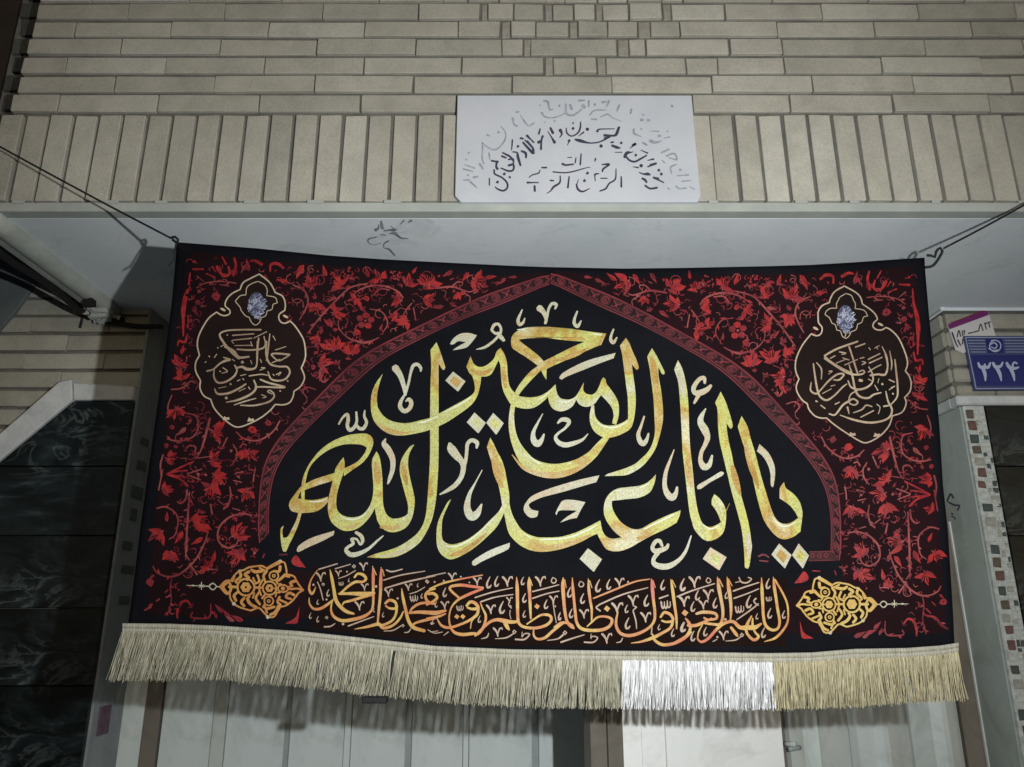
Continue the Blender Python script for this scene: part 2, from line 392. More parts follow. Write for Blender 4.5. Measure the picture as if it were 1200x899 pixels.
def brick(parent, x0, x1, z0, z1, yf, depth, m, jx=0.0013, jz=0.0048, bev=0.0014, dy=None):
    sx = round((x1-x0-2*jx)/0.004)*0.004; sz = round((z1-z0-2*jz)/0.002)*0.002
    if sx < 0.008: return
    key = (sx, sz, depth, random.randint(0, 2), m.name)
    if key not in cache:
        me = box_me('brick', sx, depth, sz, bev, len(cache), 0.0011); me.materials.append(m); cache[key] = me
    o = bpy.data.objects.new('brick', cache[key]); COL.objects.link(o)
    dy = random.uniform(-0.0016, 0.0028) if dy is None else dy
    o.location = ((x0+x1)/2, yf+depth/2+dy, (z0+z1)/2)
    o.rotation_euler = (random.uniform(-.006, .006), random.uniform(-.0035, .0035), random.uniform(-.006, .006))
    keep(o, parent)
EPS = []
for (ya, yb), xs in zip(rows_y, rows_x):
    zt = onY(600, ya, YF).z; zb = onY(600, yb, YF).z; ym = (ya+yb)/2
    prev = None
    for i, x in enumerate(xs):
        if x is None:
            a = onY(prev, ym, YF).x; b = onY(xs[i+1], ym, YF).x
            box('mortar_fill', a+0.0035, b-0.0005, YF+0.0035, YF+0.012, zb+0.003, zt-0.003, M['mortar_lt'], fw, 0.0015, 0.0015)
            prev = None; continue
        if prev is not None:
            a = onY(prev, ym, YF).x; b = onY(x, ym, YF).x
            if not (ya > 100 and prev > 530 and x < 815):       # hidden behind the plaque
                gap = (i+1 < len(xs) and xs[i+1] is None)
                brick(fw, a, b, zb, zt, YF, 0.03, M['brick'], dy=None)
        prev = x
    # the cut ends with wide open joints are packed with mortar standing further back
for z in range(3):                                             # courses above the picture
    zb = onY(600, -19, YF).z + z*0.0535
    for k in range(19):
        brick(fw, XL+0.02 + k*0.2225 + (z % 2)*0.11, XL+0.02+(k+1)*0.2225 + (z % 2)*0.11, zb, zb+0.0535, YF, 0.03, M['brick'])
# soldier course
z1 = onY(600, 134.5, YF).z; z0 = onY(600, 236.5, YF).z
pitch = 0.0557
x = onY(30, 135, YF).x - pitch
for k in range(64):
    a = x + k*pitch + (-0.006 if k > 28 else 0); b = a + pitch
    if a > XR: break
    if onY(540, 185, YF).x < a and b < onY(812, 185, YF).x: continue
    brick(fw, a, b, z0, z1, YF-0.002, 0.03, M['brick'], jx=0.0048, jz=0.0025, bev=0.0014)
# painted lip under the soldiers
lip = box('lintel_lip', XL-0.01, XR, YF-0.004, YF+0.03, ZS, z0-0.003, M['lip'], fw, bev=0.002)
# crumbs of mortar that stick out of the joint above the lip
for k in range(16):
    a = XL + 0.03 + k*0.168 + random.uniform(0, .07)
    box('mortar_crumb', a, a+random.uniform(.012, .045), YF-0.0065, YF-0.0032, z0-0.0075, z0+random.uniform(-.001, .0012), M['lip'], fw)
# returning bricks beside the left end, recess shade put into their colour
sw = box('side_wall', XL-0.075, XL+0.02, YF+0.075, YF+0.30, ZS+0.03, H+2.3, M['mortar'])
tag(sw, 'narrow strip of brick with shade painted in, set back beside the left end of the upper wall', 'wall')
zz = onY(600, 132.5, YF).z
for k in range(14):
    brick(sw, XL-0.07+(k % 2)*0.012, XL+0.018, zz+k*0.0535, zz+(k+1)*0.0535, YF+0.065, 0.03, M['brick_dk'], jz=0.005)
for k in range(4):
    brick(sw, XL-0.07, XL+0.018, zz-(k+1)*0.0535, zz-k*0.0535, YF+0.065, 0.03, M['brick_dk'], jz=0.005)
nb = box('neighbouring_wall', -4.0, XL-0.078, YF+0.09, YF+0.13, ZS-0.005, H+2.3, M['brown_wall'])
tag(nb, 'almost black brown rendered wall at the far upper left', 'wall')

# ---------------- soffit
so = box('soffit', XL+0.012, XR, YF+0.03, YG+0.25, ZS, ZS+0.03, M['soffit'])
tag(so, 'pale painted plaster underside of the overhang above the gate', 'ceiling')
pr = Print(lambda px, py, l: onZ(px, py, ZS-0.0006-l), 0.0)
for t in ("300,370,44 350,340,30 360,270,12", "400,220,24 420,330,44 450,340,16", "450,385,18 540,370,22 620,372,36 670,355,14",
          "550,430,12 640,430,44 690,470,30 765,515,20 880,520,8", "570,300,10 650,370,14", "800,205,20 735,272,10",
          "930,205,30 870,240,12", "320,490,14 180,530,18 180,590,14 260,630,8 400,600,8", "530,560,20 455,610,16 450,680,10 540,710,24 640,820,18",
          "390,450,10 470,460,16"):
    pr.stroke(strk(t, 420, 245, 15, 1.35), step=1)
pr.build('painted_scrawl', [M['scrawl']], so)
# moulding along the left end of the soffit
md = thing('edge_moulding', 'dusty rounded plaster moulding running back along the left soffit edge', 'moulding', (XL+0.02, YF+.3, ZS-.02))
tube('moulding_bead', [(XL+0.010, YF+0.004, ZS-0.004), (XL+0.010, YP-0.01, ZS-0.004)], 0.027, M['mould'], md, 14, 0.05)
box('moulding_back', XL-0.03, XL+0.012, YF+0.004, YP-0.012, ZS-0.026, ZS+0.03, M['mould'], md, 0.004)
for k in range(26):
    t = random.random(); y = YP-0.14*random.random()**1.5-0.02
    s = random.uniform(.004, .012)
    box('plaster_crumb', XL-0.03+.05*random.random(), XL-0.03+.05*random.random()+s*2, y, y+s*2, ZS-0.036-random.random()*.018, ZS-0.03+s*.4, M['mould' if k % 3 else 'cable'], md, rag=s*.5)
cb = tag(tube('upper_cable', [(XL-0.035, YF+0.0, ZS-.02), (XL-0.036, YF+.14, ZS-0.038), (XL-0.028, YF+.3, ZS-0.036), (XL-0.03, YF+.46, ZS-0.043), (XL+0.0, YP-0.03, ZS-0.042), (XL+0.05, YP-0.014, ZS-0.040)],
              0.009, M['cable'], None, 8, 0.03), 'thick black cable hugging the plaster moulding under the left soffit edge', 'cable')
c2 = [onY(46, 327, YP-0.015), onY(70, 343, YP-0.02), onY(96, 362, YP-0.016), onY(126, 376, YP-0.02), onY(160, 382, YP-0.012), onY(190, 383, YP-0.014)]
tag(tube('lower_cable', c2, 0.0068, M['cable'], None, 8, 0.02), 'thinner black cable drooping across the left brick pier', 'cable')
tag(tube('hanging_wire', [onY(98, 362, YP-0.02), onY(97, 372, YP-0.01), onY(94, 384, YP-0.012)], 0.003, M['cable'], None, 6, 0.01), 'short wire end hanging from the cable on the left pier', 'wire')

# ---------------- piers
def pier(label, xa, xb, name='brick_pier'):
    p = box('brick_pier', xa, xb, YP+0.012, YG+0.25, 0.0, H+2.3, M['mortar']); tag(p, label, 'wall'); return p
XPL = -1.042; XPR = 1.243
pl = pier('left brick pier with a sloping white trim above black marble', -4.0, XPL-0.002)
prr = pier('right brick pier carrying the blue number plate above black marble', XPR+0.002, 4.0)
zt = onY(100, 471, YP).z
# left courses
_A = onY(-70, 606, YP); _B = onY(91, 472, YP)
def XSL(z): return _A.x + (z-_A.z)/(_B.z-_A.z)*(_B.x-_A.x)
ztop = H + 1.0
k = 0; zb = onY(20, 570, YP).z - 2*0.0547
while zb < ztop + 0.35:
    off = 0.11*(k % 2)
    x = XPL
    first = True
    while x > -2.0:
        ln = 0.225 if not first else (0.225 if k % 2 else 0.1125)
        a, b = x-ln, x; first = False
        # leave out what lies behind the sloping trim and the marble
        if not (zb < zt - 0.004 and a > XSL(zb) - 0.02):
            brick(pl, a, b, zb, zb+0.0547, YP, 0.03, M['brick_pier'], jz=0.005)
        x -= ln
    zb += 0.0547; k += 1
# marble facing on the left
def PX(px, py): v = onY(px, py, YP); return (v.x, v.z)
A = PX(-70, 606); B = PX(91, 472); Cc = (XPL-0.001, onY(100, 472, YP).z)
zj = [onY(60, y, YP).z for y in (548, 628.5, 713, 803)] + [onY(60, 899, YP).z-0.01]
def xl(z): # the sloping edge
    t = (z-A[1])/(B[1]-A[1]); return A[0] + t*(B[0]-A[0])
g = 0.0012
prism('marble_slab', [(xl(zj[0]+g), zj[0]+g), (B[0], B[1]-.001), (Cc[0], Cc[1]-.001), (Cc[0], zj[0]+g)], YP-0.020, YP+0.011, M['marble'], pl, 0.001)
prism('marble_slab', [(-2.2, zj[1]+g), (-2.2, A[1]), (A[0], A[1]), (xl(zj[0]-g), zj[0]-g), (Cc[0], zj[0]-g), (Cc[0], zj[1]+g)], YP-0.019, YP+0.011, M['marble'], pl, 0.001)
zs = zj + [zj[-1]-0.22*k for k in range(1, 5)]
for i in range(1, len(zs)-1):
    if zs[i+1] < 0.02: break
    xx = [Cc[0], -1.36-0.05*(i % 2), -1.80, -2.3]
    for a, b in zip(xx[1:], xx[:-1]):
        o = box('marble_slab', a+g, b-g if b != Cc[0] else b, YP-0.0195, YP+0.011, zs[i+1]+g, zs[i]-g, M['marble'], pl, 0.001)
# white trim: sloping piece and level piece
def off(p, q, d):
    dx, dz = q[0]-p[0], q[1]-p[1]; n = math.hypot(dx, dz); return (-dz/n*d, dx/n*d)
ox, oz = off(A, B, 0.052)
prism('trim_stone', [A, B, (B[0]-0.012, B[1]+0.060), (B[0]-0.045, B[1]+0.052), (A[0]+ox, A[1]+oz)], YP-0.030, YP+0.010, M['trim'], pl, 0.003)
zc = onY(140, 456, YP).z
prism('trim_stone', [(B[0]+0.002, B[1]+.001), (Cc[0], Cc[1]+.001), (Cc[0], zc), (B[0]-0.008, zc+0.012)], YP-0.026, YP+0.010, M['frame_edge' if 0 else 'trim'], pl, 0.003)
# render patch with a slanting edge
pp = [PX(-90, 200), PX(36, 262), PX(49, 326), PX(20, 367), PX(2, 388), PX(-90, 430)]
tag(prism('render_patch', pp, YP-0.012, YP+0.004, M['patch'], None, 0.002), 'smooth dark grey render patch with a slanting edge on the left pier', 'plaster')

# right pier: corner bricks wrap round into the reveal
zcap = onY(1150, 477, YP).z
zrow = [onY(1150, y, YP).z for y in (366, 386, 407, 429, 449, 464.5)]
zrow_t = ZS
hs = [(zrow[i+1], zrow[i]) for i in range(5)]
for i, (a, b) in enumerate(hs):
    xs = [XPR, XPR+(0.225 if i % 2 else 0.1125)]
    while xs[-1] < 2.4: xs.append(xs[-1]+0.225)
    for j in range(len(xs)-1):
        brick(prr, xs[j], xs[j+1], a, b, YP, 0.03, M['brick_pier'], jz=0.0045, bev=0.006)
    # header in the reveal
    hm = box('brick', XPR-0.012, XPR+0.002, YP+0.006, YG-0.004, a+0.0045, b-0.0045, M['brick_pier'], prr, 0.005, 0.001)
    box('mortar_joint', XPR-0.004, XPR+0.0015, YP+0.012, YG, a-0.0045, a+0.0045, M['mortar'], prr)
z365 = onY(1150, 364.5, YP).z; z350 = onY(1150, 347, YP).z
box('render_band', XPR-0.014, 2.6, YP-0.006, YG, z365+0.004, z350-.006, M['mould'], prr, 0.005)
box('render_cornice', XPR-0.006, 2.6, YP-0.010, YG, z350-.004, ZS-0.001, M['soffit'], prr, 0.008)
box('trim_stone', XPR-0.020, 2.6, YP-0.024, YP+0.011, zcap, zrow[-1]-0.003, M['trim'], prr, 0.004)
box('reveal_trim', XPR-0.020, XPR+0.0015, YP+0.0115, YG-0.002, zcap, zrow[-1]-0.003, M['trim'], prr, 0.003)
# mosaic edging: small stone chips set in pale mortar, then black marble
XM0, XM1 = XPR-0.003, XPR+0.056
box('mosaic_bed', XM0, XM1-0.0006, YP-0.018, YP+0.011, 0.0, zcap-0.001, M['tile_w'], prr, 0.002)
z = zcap-0.012; i = 0
keys = ['tile_b', 'tile_r', 'tile_k', 'tile_b', 'tile_t', 'tile_r', 'tile_r', 'tile_w', 'tile_k', 'tile_t', 'tile_w', 'tile_k']
while z > 0.3:
    kk = keys[i % len(keys)]; hh = random.uniform(.018, .027); ww = random.uniform(.018, .026); x = XM0+0.004+random.uniform(0, .006)
    box('mosaic_chip', x, x+ww, YP-0.0205, YP-0.012, z-hh, z, M[kk], prr, 0.0015, 0.002)
    zz_ = z; xx_ = x+ww+0.004
    while zz_ > z-hh-0.006:
        h3 = random.uniform(.008, .016); w3 = XM1-0.004-xx_
        cut = xx_+w3*random.uniform(.35, .7)
        for a_, b_ in ((xx_, cut-0.001), (cut+0.001, XM1-0.004)):
            if b_-a_ > .005: box('mosaic_chip', a_, b_, YP-0.0200, YP-0.012, zz_-h3, zz_, M[random.choice(['tile_w', 'tile_w', 'tile_w', 'tile_t', 'tile_w', 'tile_k'])], prr, 0.001, 0.0015)
        zz_ -= h3+0.003
    z -= hh+random.uniform(.006, .016); i += 1
zs = [zcap] + [onY(1180, y, YP).z for y in (548, 628.5, 713, 803)]
zs += [zs[-1]-0.22*k for k in range(1, 7)]
for i in range(len(zs)-1):
    if zs[i+1] < 0.0: break
    xx = [XM1, 1.62+0.06*(i % 2), 2.1, 2.6]
    for a, b in zip(xx[:-1], xx[1:]):
        box('marble_slab', a+g, b-g, YP-0.0195, YP+0.011, zs[i+1]+g, zs[i]-g, M['marble'], prr, 0.001)
# reveals
rv = box('gate_reveal', XPR-0.006, XPR+0.0015, YP-0.006, YG+0.02, 0.0, zcap-0.002, M['frame']); tag(rv, 'flat sage grey reveal on the right of the gate with a handwritten number', 'door jamb')
box('bright_edge', XPR-0.0095, XPR-0.0045, YG-0.012, YG-0.004, 0.0, zcap-0.30, M['frame_edge'], rv)
pr = Print(lambda px, py, l: (lambda d: Vector((XPR-0.0066, d[1]*(XPR-0.0066)/d[0], d[2]*(XPR-0.0066)/d[0]+H)))(ray(px, py)), 0)
for t in ("128,460,6 145,425,7 160,445,6", "135,465,6 165,480,7 190,482,6 180,505,6", "150,520,5 158,528,5", "150,535,5 168,545,5 165,552,4"):
    pr.stroke(strk(t, 1080, 480, 4.283, 1.3), step=0.8)
pr.build('handwritten_number', [M['ink']], rv)
rl = box('gate_reveal', XPL-0.0015, XPL+0.006, YP-0.006, YG+0.02, 0.0, ZS-0.001, M['frame_dk']); tag(rl, 'grey reveal on the left of the gate, shade painted in, with a few mosaic chips', 'door jamb')
zq = [ (0.02, .05, 'tile_k', .0), (0.86, .05, 'tile_k', .03), (1.06, .03, 'tile_k', 0.06)]
for y in (831,):
    zc_ = onY(120, y+13, 2.11).z
    box('mosaic_chip', XPL+0.0065, XPL+0.010, 2.083, 2.137, zc_-0.034, zc_+0.034, M['tile_p'], rl, 0.001)
for z in (1.52, 1.60, 1.66, 1.74, 1.80, 1.88, 1.95):
    box('mosaic_chip', XPL+0.0065, XPL+0.009, 2.075+random.random()*.03, 2.13+random.random()*.03, z, z+random.uniform(.02, .035), M['tile_k'], rl, 0.001)

# ---------------- the gate
gt = thing('metal_gate', 'pale metal gate behind the banner, left leaf flat and right leaf folded in ribs', 'gate', (0, YG, 0))
def GX(px, py=862, Y=YG): return onY(px, py, Y).x
ZT = ZS-0.002
def gp(name, pa, pb, yo, m, th=0.012, z0=0.02, z1=None, bev=0.0015, label=None):
    o = box(name, GX(pa), GX(pb), YG+yo, YG+yo+th, z0, z1 or ZT, m, gt, bev)
    if label: o['label'] = label
    return o
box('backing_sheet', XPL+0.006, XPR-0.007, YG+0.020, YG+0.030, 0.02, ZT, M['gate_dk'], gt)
gp('door_panel', 136, 164.5, 0.010, M['gate'], 0.020)
gp('door_bar', 166, 184, 0.000, M['gate_brown'], 0.030, label='dark brown upright bar')
gp('door_panel', 185.5, 246, 0.012, M['gate'], 0.016)
gp('door_rib', 246.5, 262, 0.006, M['gate_lt'], 0.020)
gp('door_panel', 262.5, 331.5, 0.012, M['gate'], 0.016)
gp('door_panel', 338, 402, 0.012, M['gate'], 0.016)
gp('door_rib', 402.5, 410, 0.008, M['gate'], 0.020)
gp('door_panel', 410.5, 474.5, 0.012, M['gate'], 0.016)
gp('door_panel', 482, 542, 0.012, M['gate'], 0.016)
gp('door_rib', 542.5, 549, 0.009, M['gate'], 0.020)
gp('door_panel', 549.5, 623.5, 0.012, M['gate'], 0.016)
gp('door_panel', 631.5, 692, 0.012, M['gate'], 0.016)
gp('door_panel', 693, 730, 0.012, M['gate'], 0.016)
gp('door_panel', 731, 930, 0.012, M['gate'], 0.016)
gp('door_panel', 932, 1128, 0.012, M['gate'], 0.016)
# the right leaf stands open towards the street, its free edge just behind the banner
LA = onY(730, 862, 1.78); LB = onY(1129, 862, 2.165); LA.z = LB.z = 0
ld_ = (LB-LA).normalized(); ln_ = Vector((ld_.y, -ld_.x, 0))        # normal towards the street
lf = thing('gate_leaf', 'ribbed right gate leaf swung outwards with a white sheet at its free edge', 'gate leaf', LB)
def leaf_s(px):                    # distance along the leaf of the point seen at column px
    d = ray(px, 862); k = d[1]/d[0]
    # LA + s*ld on the line y = k x
    return (k*LA.x - LA.y)/(ld_.y - k*ld_.x)
def slab(name, pa, pb, oa, ob, m, th=0.0014, label=None):
    a = LA + ld_*leaf_s(pa) + ln_*oa; b = LA + ld_*leaf_s(pb) + ln_*ob; t = ln_*-th
    v = [Vector((p.x, p.y, z)) for z in (0.02, H+0.30) for p in (a, b, b+t, a+t)]
    o = mesh(name, v, [(0, 1, 2, 3), (4, 7, 6, 5), (0, 4, 5, 1), (1, 5, 6, 2), (2, 6, 7, 3), (3, 7, 4, 0)], m, lf)
    if label: o['label'] = label
slab('leaf_stile', 692, 710.6, 0.0, 0.0, M['gate_brown'], .03)
slab('leaf_stile', 712, 729.4, 0.002, 0.002, M['gate_brown'], .03)
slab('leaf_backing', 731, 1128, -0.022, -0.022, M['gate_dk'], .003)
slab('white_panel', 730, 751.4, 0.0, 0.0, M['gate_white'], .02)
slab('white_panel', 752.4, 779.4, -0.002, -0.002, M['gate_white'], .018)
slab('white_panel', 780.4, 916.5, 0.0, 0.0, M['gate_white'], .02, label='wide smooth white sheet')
slab('leaf_bar', 917.5, 924, -0.012, -0.012, M['gate_brown'], .006)
slab('leaf_rib', 925, 941, 0.0, 0.0, M['gate_lt'], .02)
def LP_(px, py, o): p = LA + ld_*leaf_s(px) + ln_*o; d = ray(px, py); return Vector((p.x, p.y, H + d[2]*(p.y/d[1])))
tube('gate_latch', [LP_(919, 878, .012), LP_(932, 876, .012)], 0.005, M['gate_dk'], lf, 10, 0.01)
tube('latch_bolt', [LP_(922, 872, -.01), LP_(922, 872, .026)], 0.006, M['gate_lt'], lf, 10, 0.01)
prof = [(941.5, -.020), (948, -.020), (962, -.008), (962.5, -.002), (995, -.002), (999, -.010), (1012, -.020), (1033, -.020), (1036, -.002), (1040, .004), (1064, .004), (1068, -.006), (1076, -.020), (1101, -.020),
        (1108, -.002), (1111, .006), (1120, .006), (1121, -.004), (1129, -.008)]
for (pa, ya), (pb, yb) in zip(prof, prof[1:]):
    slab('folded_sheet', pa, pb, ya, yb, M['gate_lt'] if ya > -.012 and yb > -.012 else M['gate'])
gp('side_post', 1130, 1166, 0.0, M['post'], 0.04, label='taupe post at the right edge of the gate')

# ---------------- stone plaque
q = [onY(535.5, 111, YF).x, onY(811, 111, YF).x]
YPL = YF-0.016
pts = [(onY(p[0], p[1], YPL).x, onY(p[0], p[1], YPL).z) for p in ((536, 111.5), (810.5, 111.5), (821.5, 229), (818, 236.5), (540, 236.5), (533, 229))]
pq = prism('stone_plaque', pts, YPL, YF+0.011, M['plaque'], None, 0.0015)
tag(pq, 'white marble plaque with arched rows of worn black Arabic writing', 'plaque')
pr = Print(lambda px, py, l: onY(px, py, YPL-0.0005-l), 0)
OFF = dict(PA=(528, 105), PB=(618, 105), PC=(708, 105), PD=(528, 160), PE=(618, 160), PF=(708, 160))
DARK = dict(
PB="270,450,22 300,510,28|240,490,8 290,570,16 320,620,32|150,460,14 135,520,20|180,545,24 165,600,18 160,700,22|130,620,32 172,590,14|0,530,10 70,620,12|0,600,14 65,690,22 65,740,36|385,475,36 405,520,18 380,560,10|455,450,10 465,510,16 520,545,14 590,510,16 620,450,18 625,380,12|535,390,20 538,398,14|535,455,32 540,458,28|700,465,36 710,465,32|600,545,6 660,500,18|560,585,18 620,600,34 720,625,16 820,620,14 900,590,16 970,550,20|820,490,26 850,465,14 1020,460,9|900,540,22 960,540,18 1040,530,24 1080,440,16|490,600,36 495,605,22|470,650,8 490,610,10|860,660,36 870,665,32|990,650,14 1060,680,28|980,620,18 1010,615,16|1100,625,30 1105,630,22|1025,735,8 1110,735,10|1140,785,28 1160,740,22 1199,730,14",
PE="630,205,14 620,330,18|570,250,12 560,310,14|410,320,24 450,335,20 540,325,16|470,245,8 520,245,10|800,260,18 790,290,12|875,330,12 940,325,22 960,330,18 890,380,20 880,410,18|300,415,14 430,425,14 540,410,14 680,370,10 740,360,6|170,365,16 225,365,18|20,480,10 60,450,12 130,430,14 150,390,8|705,430,36 708,432,28|670,518,36 673,520,28|790,450,22 800,440,18 840,435,10|790,450,12 795,520,10|860,490,12 935,490,12|1040,380,10 1030,500,16 960,550,16 920,610,18 850,640,14|1100,470,14 1102,590,20|385,460,12 380,540,18 310,590,22 270,640,12 230,665,8|270,515,18 310,518,14|490,470,14 475,600,20|575,560,16 595,620,22 650,645,18 730,610,8|600,500,6 580,560,10|0,540,22 60,540,14 130,540,12|85,580,22 88,640,22",
PA="725,590,16 720,660,14 715,710,8|790,665,32 792,668,28|610,740,16 690,780,20 735,830,22|600,780,20 650,800,18|730,730,14 780,740,16 790,790,28 820,890,20|830,720,18 880,745,26 885,800,18|870,590,12 960,680,18|850,620,20 960,740,28 975,745,26|890,540,18 980,620,12|820,570,22 850,575,18|480,830,14 550,850,22",
PD="545,290,22 535,350,22 550,380,28|480,290,12 560,295,16|510,390,18 520,440,18 600,480,18 660,540,20 665,600,20 620,635,20 560,620,18 520,590,10|550,535,36 552,538,28|455,490,14 455,570,14|630,440,36 632,443,28|690,475,24 700,480,20|590,370,14 680,405,20 735,390,20 735,330,22 680,340,24|680,270,18 735,265,16 735,330,16|610,190,14 680,230,16",
PC="170,440,18 140,520,22 125,540,18 0,530,16|0,570,14 70,550,16|80,620,18 110,615,16|200,625,32 203,628,24|90,660,16 150,680,26 190,685,12|330,650,16 370,635,24 300,690,6|240,790,32 270,750,22 340,730,8|260,790,20 300,830,20 360,845,20 430,810,20 500,770,14|370,768,32 375,770,26|430,710,8 510,745,16|510,830,8 580,815,20|540,880,16 610,865,22",
PF="340,355,8 400,365,16|430,340,36 440,345,34|510,355,14 600,320,22|410,420,10 460,440,16 510,440,32 540,450,14|580,480,22 620,500,18 700,540,12|640,395,32 645,398,26|670,440,34 675,440,28|600,490,26 640,490,16|445,490,20 480,510,26 500,540,16|480,575,18 540,610,20 620,600,22")
FAINT = dict(
PA="370,620,10 375,700,14 370,800,16 390,870,12|370,620,10 440,680,14 520,705,14 590,660,16 640,580,14 640,500,12 590,430,12|560,500,24 565,505,20|430,530,20 460,545,14|730,340,26 740,400,16 780,430,18|770,265,20 800,260,14|820,300,8 870,380,14 920,425,18 980,390,12|1050,190,18 1055,180,12|1090,130,14 1140,140,18 1160,230,18 1199,235,12|1080,270,20 1082,275,16|215,740,26 216,742,20|180,820,18 190,825,14|450,740,12 460,820,16",
PB="150,190,18 155,180,12|190,130,16 240,150,18 260,230,16 300,230,12|160,270,14 210,320,12 300,330,12 400,300,10 450,270,10|375,190,30 378,193,22|320,370,26 322,372,20|200,385,18 210,385,14|450,170,16 460,280,22 540,300,16 640,230,14|500,180,20 520,230,24|650,190,34 670,210,30|600,130,18 670,125,14|720,130,16 720,200,14|790,175,26 795,178,20|880,150,24 930,140,14|960,130,18 930,200,16|1080,180,18 1050,250,14|730,300,12 790,245,14 920,240,12|750,345,14 810,350,18|860,320,10 940,290,16 1000,330,10 1100,370,8",
PC="320,230,20 310,280,16|450,295,18 470,295,14|430,355,26 450,355,24|510,360,30 530,360,24|350,460,14 350,510,18 430,550,10|435,460,24 440,463,18|540,485,12 640,490,12|740,490,18 745,492,12|640,545,26 660,545,18|540,600,34 600,620,26 680,600,12|700,570,8 770,555,14|450,620,18 500,650,20|670,740,16 760,700,20|730,780,16 820,750,18 850,820,16 760,800,12|790,190,24 805,200,16|680,830,12 710,860,12",
PF="790,430,14 780,360,14 850,325,12|890,390,26 900,392,20|860,460,12 990,450,14|910,525,12 1020,515,14|840,580,14 880,610,16 960,605,16|1010,590,12 1060,620,14|740,600,10 770,620,10",
PD="160,330,12 280,370,18|150,380,14 260,410,16|205,455,26 206,457,20|150,510,14 220,510,16|230,530,18 310,600,16|270,480,22 320,470,16|340,320,24 380,380,16")
for dct, mi, ws in ((FAINT, 1, 1.25), (DARK, 0, 1.15)):
    for kk, tt in dct.items():
        for t in tt.split('|'): pr.stroke(strk(t, *OFF[kk], 10, ws), mi, step=0.8)
pr.build('carved_writing', [M['ink'], M['ink_faint']], pq, 'stuff')

# ---------------- blue number plate and sticker on the right pier
YB = YP-0.012
def plate_pts(L_, Y): return [(onY(a, b, Y).x, onY(a, b, Y).z) for a, b in L_]
sp_ = prism('number_plate', plate_pts([(1129.5, 393.5), (1235, 393.5), (1248, 456.5), (1142.5, 457.5)], YB), YB, YP-0.002, M['sign_pale'], None, 0.001)
tag(sp_, 'blue metal house number plate reading ۳۲۴ on the right pier', 'number plate')
pr = Print(lambda px, py, l: onY(px, py, YB-0.0006-l), 0); pr.dk = 8e-5
pr.poly([(1137.5, 416), (1238, 415.5), (1245, 452), (1144.5, 452.5)], 0)
pr.poly([(1155, 397), (1174.5, 397), (1177, 414), (1157.5, 414)], 0)
for t in ("300,330,5 695,330,5", "303,330,5 378,690,5"): pass
for t in ((1131.5, 395.5, 1240, 395.5), (1131.5, 395.5, 1144, 455.5), (1144, 455.5, 1246, 455)): pr.stroke([(t[0], t[1], .7), (t[2], t[3], .7)], 2, cap=False)
for k in range(5): pr.stroke([(1134+k*.9, 399+k*3.4, .5), (1154+k*.5, 399+k*3.4, .5)], 2, cap=False); pr.stroke([(1177+k*.5, 399+k*3.4, .5), (1238+k*.9, 399+k*3.4, .5)], 2, cap=False)
ring = [(1166.3+6.6*math.cos(a*.5236), 405.5+6.6*math.sin(a*.5236), 1.3) for a in range(13)]
pr.stroke(ring, 1, cap=False)
for t in ("480,385,8 510,370,9 530,390,8 515,410,8 490,400,7", "470,410,7 500,425,8 535,420,7", "490,355,7 520,352,7"): pr.stroke(strk(t, 1080, 340, 6), 1, step=.7)
for t in ("398,512,14 412,540,22 438,545,20 445,520,12", "440,540,20 468,542,22 484,510,12", "428,540,26 445,590,24 449,637,10",
          "502,512,18 520,540,24 555,535,20 570,508,12", "528,545,26 550,590,24 560,637,10",
          "598,512,18 615,540,24 650,552,20 682,543,12", "648,552,12 640,525,14 655,508,14 672,518,10", "622,545,24 643,590,24 653,637,10"):
    pr.stroke(strk(t, 1080, 340, 6), 1, step=1)
pr.build('plate_lettering', [M['sign_blue'], M['sign_txt'], M['sign_txt']], sp_)
YK = YP-0.006
st = prism('sticker', plate_pts([(1110.5, 380.5), (1157, 361.5), (1167, 394), (1129, 414), (1120, 410)], YK), YK, YP-0.0018, M['stk'], None)
tag(st, 'crooked white sticker with purple band and phone number behind the number plate', 'sticker')
pr = Print(lambda px, py, l: onY(px, py, YK-0.0005-l), 0); pr.dk = 8e-5
pr.poly([(1110.5, 380.5), (1157, 361.5), (1159, 369), (1112.8, 386)], 0)
for t in ("205,232,6 455,135,6",): pr.stroke(strk(t, 1080, 340, 6), 2)
for t in ("400,290,8 415,240,8 432,285,8", "440,232,8 446,240,8 454,230,8 460,236,8", "446,240,8 455,275,8", "466,225,8 474,232,8 482,222,8", "472,232,8 480,262,8",
          "330,305,9 345,300,9", "352,300,9 362,297,9", "370,295,9 392,288,9", "250,330,8 262,285,8 275,325,8", "285,285,7 290,320,8", "296,290,7 302,283,7 300,312,7",
          "215,300,12 240,370,9 255,400,7", "255,350,10 275,390,8", "290,345,8 288,380,8"):
    pr.stroke(strk(t, 1080, 340, 6), 1, step=.7)
pr.build('sticker_print', [M['stk_p'], M['stk_k'], M['vine']], st)
